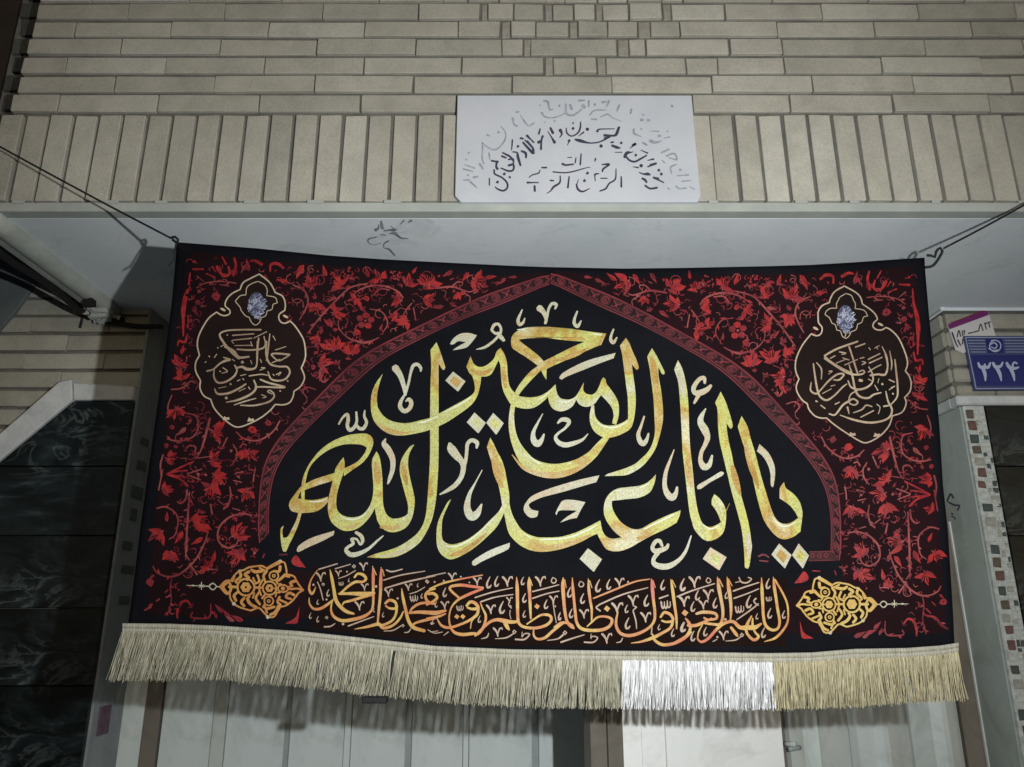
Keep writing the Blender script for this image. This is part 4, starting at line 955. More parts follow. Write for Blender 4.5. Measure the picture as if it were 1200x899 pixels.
# ---- medallions
def medallion(side):
    if side == 'R':
        O = outline("515,82! 425,135 385,200 375,237! 310,265 272,320 270,380 275,428 305,465 305,510 285,540 250,548 205,530! 130,625 80,720 58,800 60,880 90,955! 65,1020 75,1080 120,1150 168,1185! 185,1240 240,1300 300,1320 350,1320! 420,1380 520,1450 650,1530 715,1552 790,1525 870,1470 930,1400 955,1340 965,1300! 1050,1270 1085,1220 1095,1165 1080,1128! 1130,1070 1142,990 1120,920 1088,880! 1108,810 1090,720 1030,580 960,500 905,470! 870,492 820,492 785,465 790,430 825,395! 815,360 770,310 685,250! 668,190 620,140", 925, 325, 8, 2.0)
        I = outline("530,152! 475,185 460,212! 442,250 445,290! 385,292 345,320 335,350! 375,380 400,432! 430,445 445,495! 480,505 495,550 530,572 560,550 580,510! 625,490 640,440! 680,420 695,375 735,362! 700,310 615,292! 620,250 600,212! 580,170", 925, 325, 8, 1.5)
        x0, y0 = 925, 325; blob_c = (525, 392, 88, 128); knobs = [(247, 480), (855, 442)]; feet = [(590, 1468), (820, 1475)]
    else:
        O = outline("670,90! 590,130 520,170 490,235! 420,270 370,320 350,385 395,430 390,465 350,480 310,472 270,447! 200,500 140,590 100,680 90,760 110,852! 75,920 75,1000 120,1090! 115,1160 150,1230 215,1265! 250,1350 330,1440 420,1510 480,1524 560,1500 680,1440 770,1370 820,1312! 900,1315 960,1290 990,1230 995,1190! 1060,1140 1095,1060 1065,970! 1095,900 1105,840 1090,720 1050,640 1000,570 960,530! 920,550 880,545 855,510 860,465 910,430! 915,370 890,300 820,262! 800,220 760,160", 220, 310, 8, 2.0)
        I = outline("660,158! 600,180 555,215 545,285! 490,295 445,345! 490,400 500,430! 540,480 575,495! 600,545 635,568 670,545 690,500! 730,480 745,435! 790,420 800,375 840,360! 820,310 740,292! 745,240 720,190", 220, 310, 8, 1.5)
        x0, y0 = 220, 310; blob_c = (645, 385, 92, 122); knobs = [(330, 422), (918, 488)]; feet = [(360, 1440), (590, 1452)]
    g = Print(on_cloth, 0.0020); g.dk = 1.5e-5
    # filled ground: fan of quads so that it follows the folds
    cx = sum(p[0] for p in O)/len(O); cy = sum(p[1] for p in O)/len(O)
    v = []; f = []; n = len(O); R = 7
    for p in O:
        for k in range(R+1): v.append((cx+(p[0]-cx)*k/R, cy+(p[1]-cy)*k/R))
    for i in range(n):
        a = i*(R+1); b = ((i+1) % n)*(R+1)
        for k in range(R): f.append((a+k, a+k+1, b+k+1, b+k))
    g._add(v, f, 0); g.lift += 0.0006
    cl = lambda P, w_: [(p[0], p[1], w_) for p in P+[P[0], P[1]]]
    g.stroke(cl(O, 1.6), 1, step=1.5, cap=False)
    g.stroke(cl(I, 1.0), 1, step=1.5, cap=False)
    for kx, ky in knobs: g.poly([(x0+(kx+26*math.cos(a)+6*math.sin(a))/8, y0+(ky+15*math.sin(a)+8*math.cos(a))/8) for a in np.linspace(0, 6.28, 9)[:-1]], 1)
    for kx, ky in feet: g.poly([(x0+(kx+a)/8, y0+(ky+b)/8) for a, b in ((-32, 22), (-18, -18), (4, -4), (26, -10), (34, 14))], 1)
    r3 = random.Random(9)
    bx, by, ra, rb = blob_c; ra *= .9; rb *= .92
    g.poly([(x0+(bx+ra*math.cos(b))/8, y0+(by+rb*math.sin(b)*(1.12 if math.sin(b) < 0 else 1))/8) for b in np.linspace(0, 6.283, 15)[:-1]], 4); g.lift += 0.0006
    for k in range(120):
        a = r3.random()*6.28; r = math.sqrt(r3.random()); u, v_ = math.cos(a)*r, math.sin(a)*r
        # pointed drop shape
        if v_ < -0.55 and abs(u) > 0.45: continue
        l = r3.uniform(14, 40); t0 = r3.uniform(-.5, .25)+(1.4 if r3.random() < .25 else 0)
        x, y = bx+u*ra, by+v_*rb
        g.stroke([(x0+x/8, y0+y/8, .5), (x0+(x+l*.5*math.cos(t0))/8, y0+(y+l*.5*math.sin(t0)+5)/8, r3.uniform(.7, 1.3)), (x0+(x+l*math.cos(t0))/8, y0+(y+l*math.sin(t0)-3)/8, .5)], 2, step=1, cap=False)
    if side == 'R':
        g.stroke(strk("505,510,8 530,530,10 520,560,6", x0, y0, 8), 1)
        T1 = "330,735,20 450,670,22 640,602,20|620,655,16 710,622,14|560,650,18 590,740,20 620,840,20 640,900,16|330,740,18 400,800,20 500,860,22 570,892,20|740,770,14 850,715,12|750,805,16 870,750,12|870,650,10 910,740,18 922,830,18|940,690,8 960,800,16 955,870,10|470,700,14 530,712,16 490,724,10|385,760,12 430,735,10|500,755,10 560,775,12|660,760,10 700,752,12|680,820,12 715,800,14 680,788,8|440,805,10 530,768,10|520,822,12 640,770,10|745,660,10 760,680,10|800,665,10 845,640,8|815,650,10 830,675,8"
        T2 = "225,90,14 240,200,20 262,330,22 290,400,22 350,432,22 420,390,18 500,310,16 540,280,10|205,265,10 200,340,18 250,372,20 290,340,16 370,250,20 450,190,20 512,190,18 470,240,20 415,242,14|255,80,12 300,140,16 300,235,10|560,100,12 590,200,22 620,340,22 665,400,24 740,412,22 790,380,20 860,362,14|330,40,20 450,120,22 560,182,22 660,192,20 705,172,16 690,152,14 655,165,12|550,250,14 580,310,20 650,332,22 730,310,22 780,260,18 780,190,18 745,120,12|760,200,22 830,190,22 900,190,24 922,100,18 900,0,18|990,50,12 1000,150,20 1015,300,20 1010,400,18 955,472,12|905,350,12 925,440,20 962,520,22 940,590,22 860,630,22 740,642,24 600,615,22 475,572,10|372,560,14 430,568,20 500,480,22 560,440,22 600,420,18 642,450,20 610,478,16 560,452,14 575,380,14 640,340,14|600,550,10 680,520,16 720,480,16 775,492,14|670,592,14 790,530,14|885,490,18 945,480,14|370,162,12 402,160,12 368,188,8|660,245,34 682,250,26|295,480,14 335,510,14|545,498,22 560,560,8|820,470,12 850,500,10 835,560,10|250,440,22 262,446,16|935,240,14 985,262,14|955,315,10 990,300,10 935,335,10|968,370,18 976,375,16|870,280,26 876,285,18|310,370,10 395,325,10|740,235,10 770,250,8|860,100,12 800,130,12 740,170,12|800,290,8 830,340,12|840,230,8 830,270,8|390,300,10 430,290,8|430,470,14 470,450,10"
    else:
        T1 = "685,612,20 500,612,18 360,622,18 300,660,20 350,750,26 420,830,28 480,882,24|420,665,14 620,650,14|420,710,12 600,692,14|440,760,10 600,758,10|590,725,12 605,765,14|460,795,16 580,802,20 690,790,18 728,750,16 715,675,14|665,690,16 655,800,18 650,900,18|770,650,12 755,780,16 740,900,18|800,670,12 822,712,8|920,770,10 820,802,10|620,690,10 740,630,10|370,660,18 372,664,14|410,715,10 430,740,10"
        T2 = "350,50,26 430,90,26 480,150,26 575,145,20|180,280,18 240,262,16 300,210,18 360,180,28 400,172,20 335,150,12|250,250,12 245,330,18 280,386,22 350,382,22 430,332,22 462,270,18 440,225,18|450,252,16 510,240,26 560,262,32 640,240,18 650,100,18 655,0,18|740,0,16 735,120,20 770,210,22 850,236,20 930,240,20 957,290,20 920,350,20 850,370,20 780,352,18 752,285,12|955,125,22 840,115,20 785,125,18 850,182,14 905,160,14 955,130,12|790,202,12 865,170,14|575,325,14 690,310,14 750,320,10|620,365,16 640,430,24 600,490,24 480,547,24 360,572,8|680,358,18 760,390,22 910,432,20 700,427,18 635,432,12|545,400,16 480,442,22 380,487,24 280,492,22 252,445,12|435,597,12 540,562,16 640,535,10|495,600,12 620,602,18 750,572,20 805,530,20 805,490,18 770,460,16 748,472,14 790,495,10|570,430,14 585,452,10|360,530,34 366,535,26|510,195,34 520,200,22|400,400,22 405,405,16|330,248,12 372,282,12 320,300,8|300,280,16 310,285,12|495,322,10 545,310,10|515,350,14 528,362,10|465,372,12 490,360,10|690,500,10 735,522,14 700,532,8|935,370,18 940,375,14|865,465,18 870,468,14|200,140,16 206,145,12|250,152,12 272,120,8|310,50,12 345,30,10|590,180,12 602,212,10|680,170,12 692,200,10|690,248,12 725,250,12 675,272,8|830,312,12 875,290,10 850,322,8|800,310,12 812,322,8|480,470,8 540,440,8|290,440,8 360,425,8|420,170,12 440,185,8|160,200,8 175,190,8|280,60,14 285,64,10"
    for tt, yo in ((T1, 0), (T2, 90)):
        for t in tt.split('|'): g.stroke(strk(t, x0, y0+yo, 8, .84), 3, step=1.2)
    o = g.build('medallion', [M['field_med'], M['outline'], M['silver'], M['scriptm'], M['silver_dk']], bn)
    o['label'] = ('scalloped medallion of tan script printed at the upper %s of the banner' % ('right' if side == 'R' else 'left'))
medallion('L'); medallion('R')

# ---- lower ornaments with finials
def ornament(hom, body, name):
    g = Print(on_cloth, 0.0016); g.dk = 2e-5; g.hom = hom
    z = lambda t, mi, st=1.5: [g.stroke(strk(q_, 925, 655, 8.57, 1.25 if mi == 0 else 1), mi, step=st) for q_ in t.split('|')]
    B_ = outline("75,470! 120,410 145,370! 165,335 235,315! 240,265 255,205! 300,188 340,205 430,262! 480,240 530,245 600,258 660,290 690,292! 740,340 775,395! 820,395 880,455! 850,490 815,525 780,525! 775,570 740,622! 690,650 620,672 575,682! 500,655 450,700 410,742! 350,735 300,640! 240,625 180,580! 140,530 120,500", 925, 655, 8.57)
    cx = sum(p[0] for p in B_)/len(B_); cy = sum(p[1] for p in B_)/len(B_); v = []; f = []
    for p in B_:
        for k in range(7): v.append((cx+(p[0]-cx)*k/6, cy+(p[1]-cy)*k/6))
    for i in range(len(B_)):
        a = i*7; b = ((i+1) % len(B_))*7
        for k in range(6): f.append((a+k, a+k+1, b+k+1, b+k))
    g._add(v, f, 2); g.lift += 0.0008
    g.stroke([(p[0], p[1], 2.0) for p in B_+B_[:2]], 0, step=1.5, cap=False)
    def ring(x, y, r, w_, mi=0, n=12, k=1.0): g.stroke([(925+(x+r*math.cos(a))/8.57, 655+(y+r*k*math.sin(a))/8.57, w_/8.57) for a in np.linspace(0, 6.5, n)], mi, step=1.2, cap=False)
    def disc(x, y, r, mi=0, n=6): g.poly([(925+(x+r*math.cos(a))/8.57, 655+(y+r*math.sin(a))/8.57) for a in np.linspace(0, 6.283, n+1)[:-1]], mi)
    ring(628, 455, 82, 20); disc(628, 455, 54); disc(628, 455, 12, 2)
    ring(400, 458, 66, 17); disc(400, 458, 42); disc(398, 458, 12, 2)
    for x, y in ((360, 335), (405, 585)): ring(x, y, 44, 15); disc(x, y, 20); disc(x, y, 8, 2)
    ring(270, 458, 50, 16, k=.7); disc(270, 458, 22)
    z("75,470,20 130,455,16 190,462,16 220,460,14|330,460,14 350,458,14|470,455,16 545,455,18|710,455,20 790,455,22|790,400,22 850,455,26 800,520,22 770,470,20 790,400,16|150,380,24 200,400,22 180,430,20 215,440,14|160,520,22 210,500,22 240,540,20 190,560,18|250,320,22 300,370,20 330,390,16|300,240,24 310,290,22 360,285,14|300,200,22 380,240,22 430,270,20|430,290,22 460,340,20 440,400,18|470,290,22 540,300,26 580,280,20|520,330,18 500,390,18 540,420,14|600,300,22 640,330,24 600,360,20 620,385,14|690,300,22 680,350,22 730,400,20 700,420,14|740,350,18 760,400,18|700,500,18 740,540,22 720,590,20|590,545,14 610,570,22 580,620,24 520,650,20|640,560,18 670,600,22 640,640,20|500,500,16 530,560,20 490,620,20|440,520,16 470,560,18|310,630,22 340,690,22 390,720,20|350,640,20 420,660,20 460,640,18|300,540,18 320,590,20 290,620,18|230,600,18 300,570,16|210,340,18 260,330,16|500,260,16 440,290,14|420,700,16 450,620,14|470,380,14 500,455,14 480,530,14|560,360,14 540,400,12|560,560,12 545,510,12|330,700,12 300,650,16|340,540,12 330,500,14 300,500,12|340,380,12 320,415,12 290,412,12", 0, 1.5)
    for x, y in ((300, 190), (412, 742), (690, 300), (740, 620)): disc(x, y, 18, 1, 8)
    # finial
    z("880,458,10 915,456,10|905,456,8 945,425,12 980,455,12 945,488,12 908,457,8|980,455,12 1040,454,8 1150,452,7 1200,452,3|1054,412,6 1056,450,12 1054,492,6|1030,440,6 1080,470,5|1030,468,6 1080,440,5|1128,452,16 1145,452,14", 1, 1)
    o = g.build(name, [body, M['cream'], M['field_low']], bn)
    return o
o = ornament(None, M['goldorn'], 'arabesque_ornament'); o['label'] = 'golden arabesque rosette with pointed finial at the lower right of the banner'
o = ornament(mirror, M['copper'], 'arabesque_ornament'); o['label'] = 'copper orange arabesque rosette with pointed finial at the lower left of the banner'

# ---- the great line of calligraphy
BIG = [
 # ya with its alif
 "869,487.5! 864.5,500! 869,515 874,530 878,546 882,560 886.5,580 891,597 895,609 900,617.5 907,626 914,631 921,632 930,629 938,623! 940.3,605 940,598 937,588 930,579 921,572 918.8,565! 914,572 913.6,584! 925,592 931,599 935.5,607! 928,612 921,614 914,612.5 908,606 903,594 898,578 892.5,560 885,531 880,515 876,500",
 # second alif
 "844.5,459! 838,472! 840.7,480 841.5,500 843.5,518 846.3,530 851,550 853.5,560 857,575 864,600 869,620 871.5,640 872.5,655 873,665 875.5,666.5 878,664 880,650 880.8,640 878.5,620 874,600 867,575 864,560 861,550 857,530 854.5,520 852,505 851.5,496! 856,502.5 858.5,500 857.5,493 853.5,480 850,470",
 # alif with ba
 "794.5,422! 790,433! 794.5,447 796.5,465 798,490 799,510 800,530 802,548 805,575 808,600 811,612 813.5,620 820,628.5 826,633 832,634 842,630 848,623 850.5,612 850.8,600 848.5,592 843,584 837,579! 834.3,585 833.8,591! 840,600 845,612! 838,616 832,617.5 826,616 821,609 817,595 814,575 812,553 810,535 808.5,520 807.5,500 807,480 805.5,460 803,445 799.5,432",
 # head of ain
 "768.7,556! 767.3,565 763,575 757,580 748,583.5 735,585 717,587! 717.5,595 722,604.5 729,613 740,619.5 750,620 757,616.5 765,612 780,605 797.5,598! 796.5,604 793,612.5! 780,620 765,627 750,635 740,641 728,645.5 718,646 710,643 704,634 700,626! 698,618 703.5,610! 706,622 711,629 718,631.3 728.5,630! 720,623 713,614 708.5,605 707.5,597 708.5,589 711,583 716,577 724,572.5 735,571 748,569.5 757,566.5 764,561",
 # ba and dal sweep
 "703.5,610! 690,617 675,624 660,628.5 650,629.7 640,629.8 630,629.5 620,626.5 611,620.5 605,612 600,602 597,590 596.8,580 594,563 591,548 587,537 583,530 578,519 574.5,513! 570.5,524! 573,532 577,545 582,560 586,577 588.5,592! 584,600 573,611 563,621 550,631 538,636.5 528,637.8 521.5,635.5 518,630 517.8,615 519,607 523,597 528.7,585! 525,588 521,595 516,605 512.5,615 511.5,625 511.8,637 514,645 519,651.5 527,655.6 536,653.5 545,649 553,644 562,637 573,627 582,617.5 588,607 590.7,601! 593,613 596,624 602,632.5 611,640 622,645 634,646.8 648,645.5 663,642 680,635.5 692,629 701,625!",
 # tall alif of Allah with its tail
 "511.5,401! 504.5,410! 505.3,430 504.5,450 504,490 504,530 503.3,550 502,570 500.5,590 499,603 495.5,615 489,625 480,632.5 468,640 455,645 442,648.5 430,653! 442,654 455,653.8 467,651.5 480,645 492,635.5 500,623 505.8,610 509,597 511.5,580 513.3,555 514,530 514,500 514,470 514,440 514,426! 519,433.5 521.8,431 518.5,420 515.5,411",
 # lam lam
 "441.2,529! 436,540 436.5,555 437.5,570 436.5,583 432,595 424,603.5 416,606 408,606 400,603 395,597 394,588 395,579 397.5,569 400.5,560 403.5,550 403.8,542 402.5,536! 397,543 393,550 390,563 387,575 384.5,588 384.5,600 388,611 395,618 403,622 413,621.5 422,617.5 430,610 436,602 439.2,595! 440.5,603 443,612 449,620 457,623.5 466,623 476,618 482,609 485,598 486,586 484,575 480.5,560 478.5,548 478.3,540 480,531 485.5,521! 481,523 475,530.5 470,540 468.5,552 471,565 475,580 478,592 478,602! 474,605.2 466,607.5 458,607 452,601 449,590 448.5,575 448,560 446.5,545 444.5,535",
 # ha loop
 "353,587! 352.8,575 354.5,562 359,550 364,541.5 372,531 382,522 395,514.5 408,510 420,508.3 430,508.5 435.5,512 437.5,518 436,525 431,535 424,543 414,550 403,558! 403,549! 410,546 420,540 427,531.5 430,524.5! 424,521.5 415,520.5 403,521 390,525 378,532 368,541 362,550 359,560 357.3,572 356.8,587!",
 "393,554! 380,558 368,562 359,566.5! 352,571 345,580 339.5,588 338.8,594 342,599 350,601 360,601 370,599.5 378,595 384.5,588! 384.5,582! 376,584.5 366,586 357,585.5 349,584! 352,577 358,574! 375,568 390,563.5 400.5,560! 402.5,551!",
 "349.5,601! 347,610 341,622 336.5,629.5 331.5,630! 331,622 332.4,616! 328.8,620 328.8,630 330,640 332,646.5 335,646.7 339,638 344,628 349.5,615 353.7,601!",
 # sin, ya and nun
 "448.5,438! 440,450 435.5,462 434.5,475 436,487 440,496 448,504 458,509 470,510.5 485,508.5 500,505 513,500 525,494 538,485.5 547,479 555,471.5 560,462 563,450 563.8,441.5! 571,441 576,438 580,431 584,422.5! 585.5,425 586.5,430 587.5,445 589,455 592,463 598,473 605,477 615,479 625,478 635,472 642.3,465! 644,473 648,479 655,482 663,481 671,476 675.2,468.5! 678,473 684,476.5 691,476.3 697,473 700,469 704.3,463! 711,470 717,478 719,487 717.3,496! 722,498! 725,487 725,474 722,466 717,458 711,450 709.5,444.5 707,442.3! 705,445 702,453 698,460 693,462.5 687,461.3 683.5,457 684.2,448! 679,458 674,465 668,468 661,468 656,466 652.5,460 651,450.5! 643,458 635,463 625,465.5 612,465 606,463 601,458 597,452 595,440 594,425 591,415 586.5,408! 582,412 579,420 573,426 566,429.8 559,429.3 554.5,425 551.5,417.5! 546.5,430! 550,437 553.5,441 556,450 556,459 550,465 538,472 525,479 514,485 505,489.5 495,492 480,495.5 468,495.5 458,493 450,488 444,480 442,473 442,463 444,452",
 # ha top, cross bar
 "710.5,391! 690,388.5 670,385.5 655,384 640,383 620,383.5 610,386 602,391.5 599,398 600,407 606,412 617,419 628,427 633,431.5! 640,431! 637.5,423.5! 630,416 620,408 612,402 608,398! 620,396.5 640,396 655,398 670,399.5 685.5,400.5! 704.5,404.5!",
 "685.5,400.3! 704.5,404! 690,410 670,419 650,428 640.5,432.5! 640.3,445! 637,440 633,432! 630,428 637.5,423.3! 645,419.5 655,414.5 670,407",
 # its bowl
 "633,427! 622,435 613,445 606,455 601,466 598.5,474.5 596.8,485 596,497 597.3,510 600,521 605,534 611,543.5 620,551 630,556.5 640,559.3 650,560 660,558.5 672,555 683,549 692,542 700,534 705,527 710,519.5 714.5,512.5! 707,512! 697,522 690,529.5 678,537 667,541 655,543.5 645,543.5 635,541.5 625,537 617,529 609,518 604.3,505 602.5,490 603.5,477.5 607,465 614,455 624,444 636,432!",
 # lam with loop
 "733.5,396! 726.5,405! 729,415 731,430 733.5,450 735.5,465 736,480 736,491! 730,495 722,498 712,498.5 706,497 700,492 697,485 696.3,475! 693,475.5! 691,487 692,497 696,505 702,510 707,512.3 714.5,513 722,511.3 730,508 738,503 742,495 744.5,480 745,465 743.5,450 741.5,436 740.5,427! 746.3,433.7 748.6,431.5 746,422 741,411 737.5,402",
 # alif with long tail
 "764,408! 758.5,418! 761,430 762.5,440 765.5,465 767,490 767.3,508 764,521 759,530 752,537 745,543 735,548 720,553 712,555.5 708.5,558! 720,557.7 733,557 742,553.5 752,547 760,538.5 768,526 773,511 776.5,495 777,480 775,460 771.8,441 771.5,430! 776,438.5 779,437 774,426 768.3,415",
]
DOTS = ["832.5,641.5! 851.5,653! 843,668 842,668 823.5,655!", "913,637! 927.7,650.5! 920,666 919.5,666 904,650!", "936,637! 948,651! 941,666 940.5,666 928,650.6!",
        "689,642.5! 705.5,655.5! 696,670 695.3,670 679.3,655!", "556,483.5! 569.3,495.7! 561,507.5 560,507.5 547,495!", "578,484! 590.3,496! 582,509 581,509 569.7,495.5!", "531,435.5! 545.5,447! 537,458.7 536,458.5 521.8,446!"]
MARKP = ["348,643.5 352,638 366,630 392,622! 391,627! 378,634 362,641 349.5,647", "527.5,403 532,396 540,391 550,390.4 559,393! 553,401 547,407 540,409 530.5,410.6! 536,406.5 546,401! 537,400 531,403.7",
         "655.5,443.5 658,438.5 670,431 690,422 721.5,413.5! 719,420! 705,425 685,433 665,441 658,445", "890,520.5! 887,529! 894,535 900,545 903,556 903,562 903.5,569 906,570.7 908,560 908.2,550 906,541 900,530",
         "702.5,557! 699,565! 685,569 665,575 650,579 635,583 622,589 619.8,592.5 623,597 631,599! 629,605.5 621,606.5 614.5,600 614,594 617,588 624,581 640,574 660,567.5 680,562", "660,586.5 672,586 686,588.5! 681,597 676,607! 668,608.5 656.5,612.5! 664,606 676.5,598.5! 665,598 655,598.7 652,604 651,601.5 655,593",
         "553,660 557,655 575,644.5 597.5,636! 595.5,643.5 580,651 565,658 556,663", "818,568.5 830,561.5 845,552.5 847.8,553.5 847,557 832,565.5 821,573 817,572.5"]
MARKS = ["397,497,2 402,489,2.6 407,485.5,3.5 408,492,4.2 407,499,4 410,504,4.6 415,501,4 418,494,3.2 417.5,483,2.5", "417.5,498,3 421,502,4 426,502,4.2 429.5,495,3.6 427,488,3 427.5,481,1.6",
         "463,431,8.5 469,440,6.5 473,452,5 475,463,3", "475,462,3 479,448,3 481,438,3 484,429,4 489,427,4 493,431,3.6 493,435,2", "476,460,2 470,470,4 469,477,5 474,482,5 480,478.5,5 482,472,5 479,468,4.5 475.5,470.5,1.5",
         "576,387,3 579,381,3.6 584,380,3.2 587,385,3 586,391,3 581,391,3 577,388,3", "583,390,3 587,395,5 590.5,399,3.5", "584,394,3 577,401,3 568,407,3 558.5,409.5,1",
         "612,363,1.5 608.5,371,3 607,376,4 609,380.5,4 613,378,3 615,373,1.5", "676.5,365,2 673.5,373,3 673,379,4 677,382.5,4 681,376,1.6", "719,386,2 716,394,3 716,399,4 719,401.5,4 723,395.5,1.6",
         "632,361,8 637,366,5.5 640,374,4 639,379,3", "641,372,3 643,362,3 647,356,3.6 652,357,3.6 650.5,362,2",
         "653.5,496,2 658,492,4.5 664,492,5.5 667,495,4.5 662,502,3 654,508,3 651,513,4 655,519,5.5 663,521.5,6 674,519,5 683,515,3 689,508.5,1",
         "636,485,1 630,496,2.6 625,507,4.5 625.5,516,7 630,520,8 634.5,516,5 637.5,509,2", "755,488,2 751,500,3.2 748,509,4.5 750,517,6 754,520,6 758,515,4 760,508,2",
         "790,527,1 785,540,3 780,555,4.5 779,570,5.5 783,580,7.5 788,583,8 792,578,5 793.5,571,2.5",
         "826,449,3 825,443,4.6 819,445,4.8 813,454,5.4 814,460,5.6 820,460.5,7 828,457,6 833,452,3.6", "820,461,5 816,468,3.8 813.5,472.5,2.6",
         "827,479,1.5 822,488,5.5 821,495,7.5 826,504,9 829,513,6.5 826,522,5 822,530,4.5 821,540,5.5 825,547,8 831,545,6 834.5,534,2.5",
         "776,640,3 773,634,4.6 768,635,4.6 764.5,642,4.6 768,646,6 774,645,6 781,642,4.6 783,638,3", "771,648,5 766,655,4.6 767,661,6 775,664,7 785,663,6.5 796,656,4.6 804,645,3.4 810,628,1.5",
         "417,624,3.5 423,628,4.5 425,634,4 422,638,2.6 418,632,2.6 412,632,3.5 414,637,3.5 408,641,3.4 405.5,645,4.5 411,650,5.6 420,649,5.2 432,643,3.5 442,634,2.5 449,628,1.5",
         "565,551,1 557,566,2 550,580,4.6 547.5,595,8 552,605,10 559,602,8 564.5,591,2",
         "527,520,4 529,526,10 535,534,9 541,541,6.5 543,549,6 540,560,5.5 533,569,5.5 524,575,4 515.5,579.5,1.5", "543,549,5 546,538,4 547,528,4 548,520,4.4 553,516,4.6 559,519,5 558.5,525,2.4",
         "452,514,1 450,520,6 455,527,7.5 460,538,6.6 460,550,5.4 457,560,4.4 454.5,567,2"]
def hi_edge(pr, pts):
    """pale highlight printed along the upper side of every stroke, amber glitter along the lower side"""
    c = 0
for t in BIG:
    g = Print(on_cloth, 0.0017); P = outline(t, step=1.6); g.poly(P, 0); g.build('letter', [M['gold']], bn)
# printed shading of the gilding inside the broad strokes (part of the artwork)
g = Print(on_cloth, 0.0024)
for t, mi in (("440,494,2 448,501,5 458,505.5,6 470,507,5 484,505,2", 1), ("600,533,1 612,547,4 624,553,6 640,556.5,8 655,556.5,8 670,552.5,7 684,546,4 693,539,1", 1), ("612,391,2 625,392.5,5 645,392.5,5 665,395,5 685,397.5,2", 1), ("645,424,2 660,420.5,5 675,415,6 690,408,2", 1),
              ("632,642,1 645,641.5,6 660,639,7 675,634.5,6 692,627,2", 1), ("527,651,2 537,648.5,6 548,643,6 560,634,5 570,625,2", 1), ("440,652,1 455,651,3 468,647.5,4 482,639,3", 2), ("577,538,3 581,550,8 585,563,7 589,572,3", 1),
              ("440,541,3 442,550,8 443,560,8 443.5,567,3", 1), ("472,541,3 473,550,7 475,560,6 477,568,2", 1), ("763,418,4 766,430,8 768,445,8 770,460,5", 1), ("845,612,1 855,590,0.5", 1), ("806,535,4 807,550,8 809,563,7 811,572,3", 1), ("858,545,4 861,558,8 865,572,6 868,580,2", 1),
              ("873,515,3 876,530,7 881,548,8 886,562,6 889,573,2", 1), ("903,612,3 909,620,6 917,626,7 926,626,5", 1), ("876,625,4 878,640,7 877,655,3", 2), ("795,434,4 799,450,7 801,465,3", 2), ("733,631,2 745,632,5 757,628,5 770,620,2", 1),
              ("445,618,2 452,618,5 460,619,6 470,616,3", 1), ("552,433,3 560,437,6 568,437,6 577,432,3", 1), ("590,430,4 591,443,6 593,455,3", 1), ("512,497,1 505,500,5 495,502,3", 0), ("403,617,2 412,618,4 421,613,2", 1),
              ("731,410,3 735,425,6 737,440,4", 0), ("846,480,4 847,495,7 849,510,4", 0),
              ("457,495.5,.6 468,498,2 480,498,2 497,494.5,2 513,488,1.2", 3), ("520,483.5,.8 537,475,2 552,466,1.5", 3), ("612,468,.8 626,468.5,2 637,465,1.6 647,456,.8", 3), ("655,469.5,1 663,471,1.6 672,468,1", 3), ("606,386.5,1 620,385.5,2 645,385.5,2 670,388,2 705,392.5,2", 3),
              ("700,496,.8 710,500.5,2 722,500.5,2 735,494.5,1", 3), ("620,535,.8 632,543,2 645,546,2 657,546,2 670,542.5,1", 3), ("722,575.5,1 735,573.5,2 750,571.5,2 762,566,1", 3), ("613,625,.8 625,631,2 645,632,2 668,629.5,2 690,620.5,2 700,615,1", 3), ("735,621.5,1 750,622.5,2 762,616.5,2 790,603,2", 3),
              ("905,606,.8 913,615,2 923,616.5,2 933,611.5,1", 3), ("823,614,1 832,620,2 843,616,1", 3), ("455,608,1 466,610.5,2 475,607,1", 3), ("398,605,1 408,608.5,2 420,607.5,1.6 430,600.5,.8", 3), ("362,588,1 374,587.5,2 382,585,1", 3), ("522,640,1 532,640.5,2 545,636,2 562,624,1.5 578,608,.8", 3)):
    g = Print(on_cloth, 0.0024); g.stroke(strk(t, ws=.92), mi, step=1.5, cap=False); g.build('gilt_shading', [M['gold'], M['gold_lo'], M['cream'], M['gold_hi']], bn)
for t in DOTS:
    g = Print(on_cloth, 0.0017); P = outline(t, step=3); g.poly(P, 0)
    cx = sum(p[0] for p in P)/len(P); cy = sum(p[1] for p in P)/len(P)
    g.poly([(cx+(p[0]-cx)*.58, cy+(p[1]-cy)*.58) for p in P], 1 if t[:3] in ('689', '531', '913') else 2); g.build('dot', [M['cream'], M['gold_lo'], M['gold']], bn)
for t in MARKP:
    g = Print(on_cloth, 0.0017); g.poly(outline(t, step=1.5), 0); g.build('vowel_mark', [M['cream']], bn)
i = 0
for grp in (2, 3, 3, 1, 1, 1, 2, 1, 1, 1, 1, 2, 1, 2, 1, 1, 2, 1):
    g = Print(on_cloth, 0.0017)
    for t in MARKS[i:i+grp]: g.stroke(strk(t), 0, step=1.2)
    i += grp
    if g.v: g.build('vowel_mark', [M['cream']], bn)

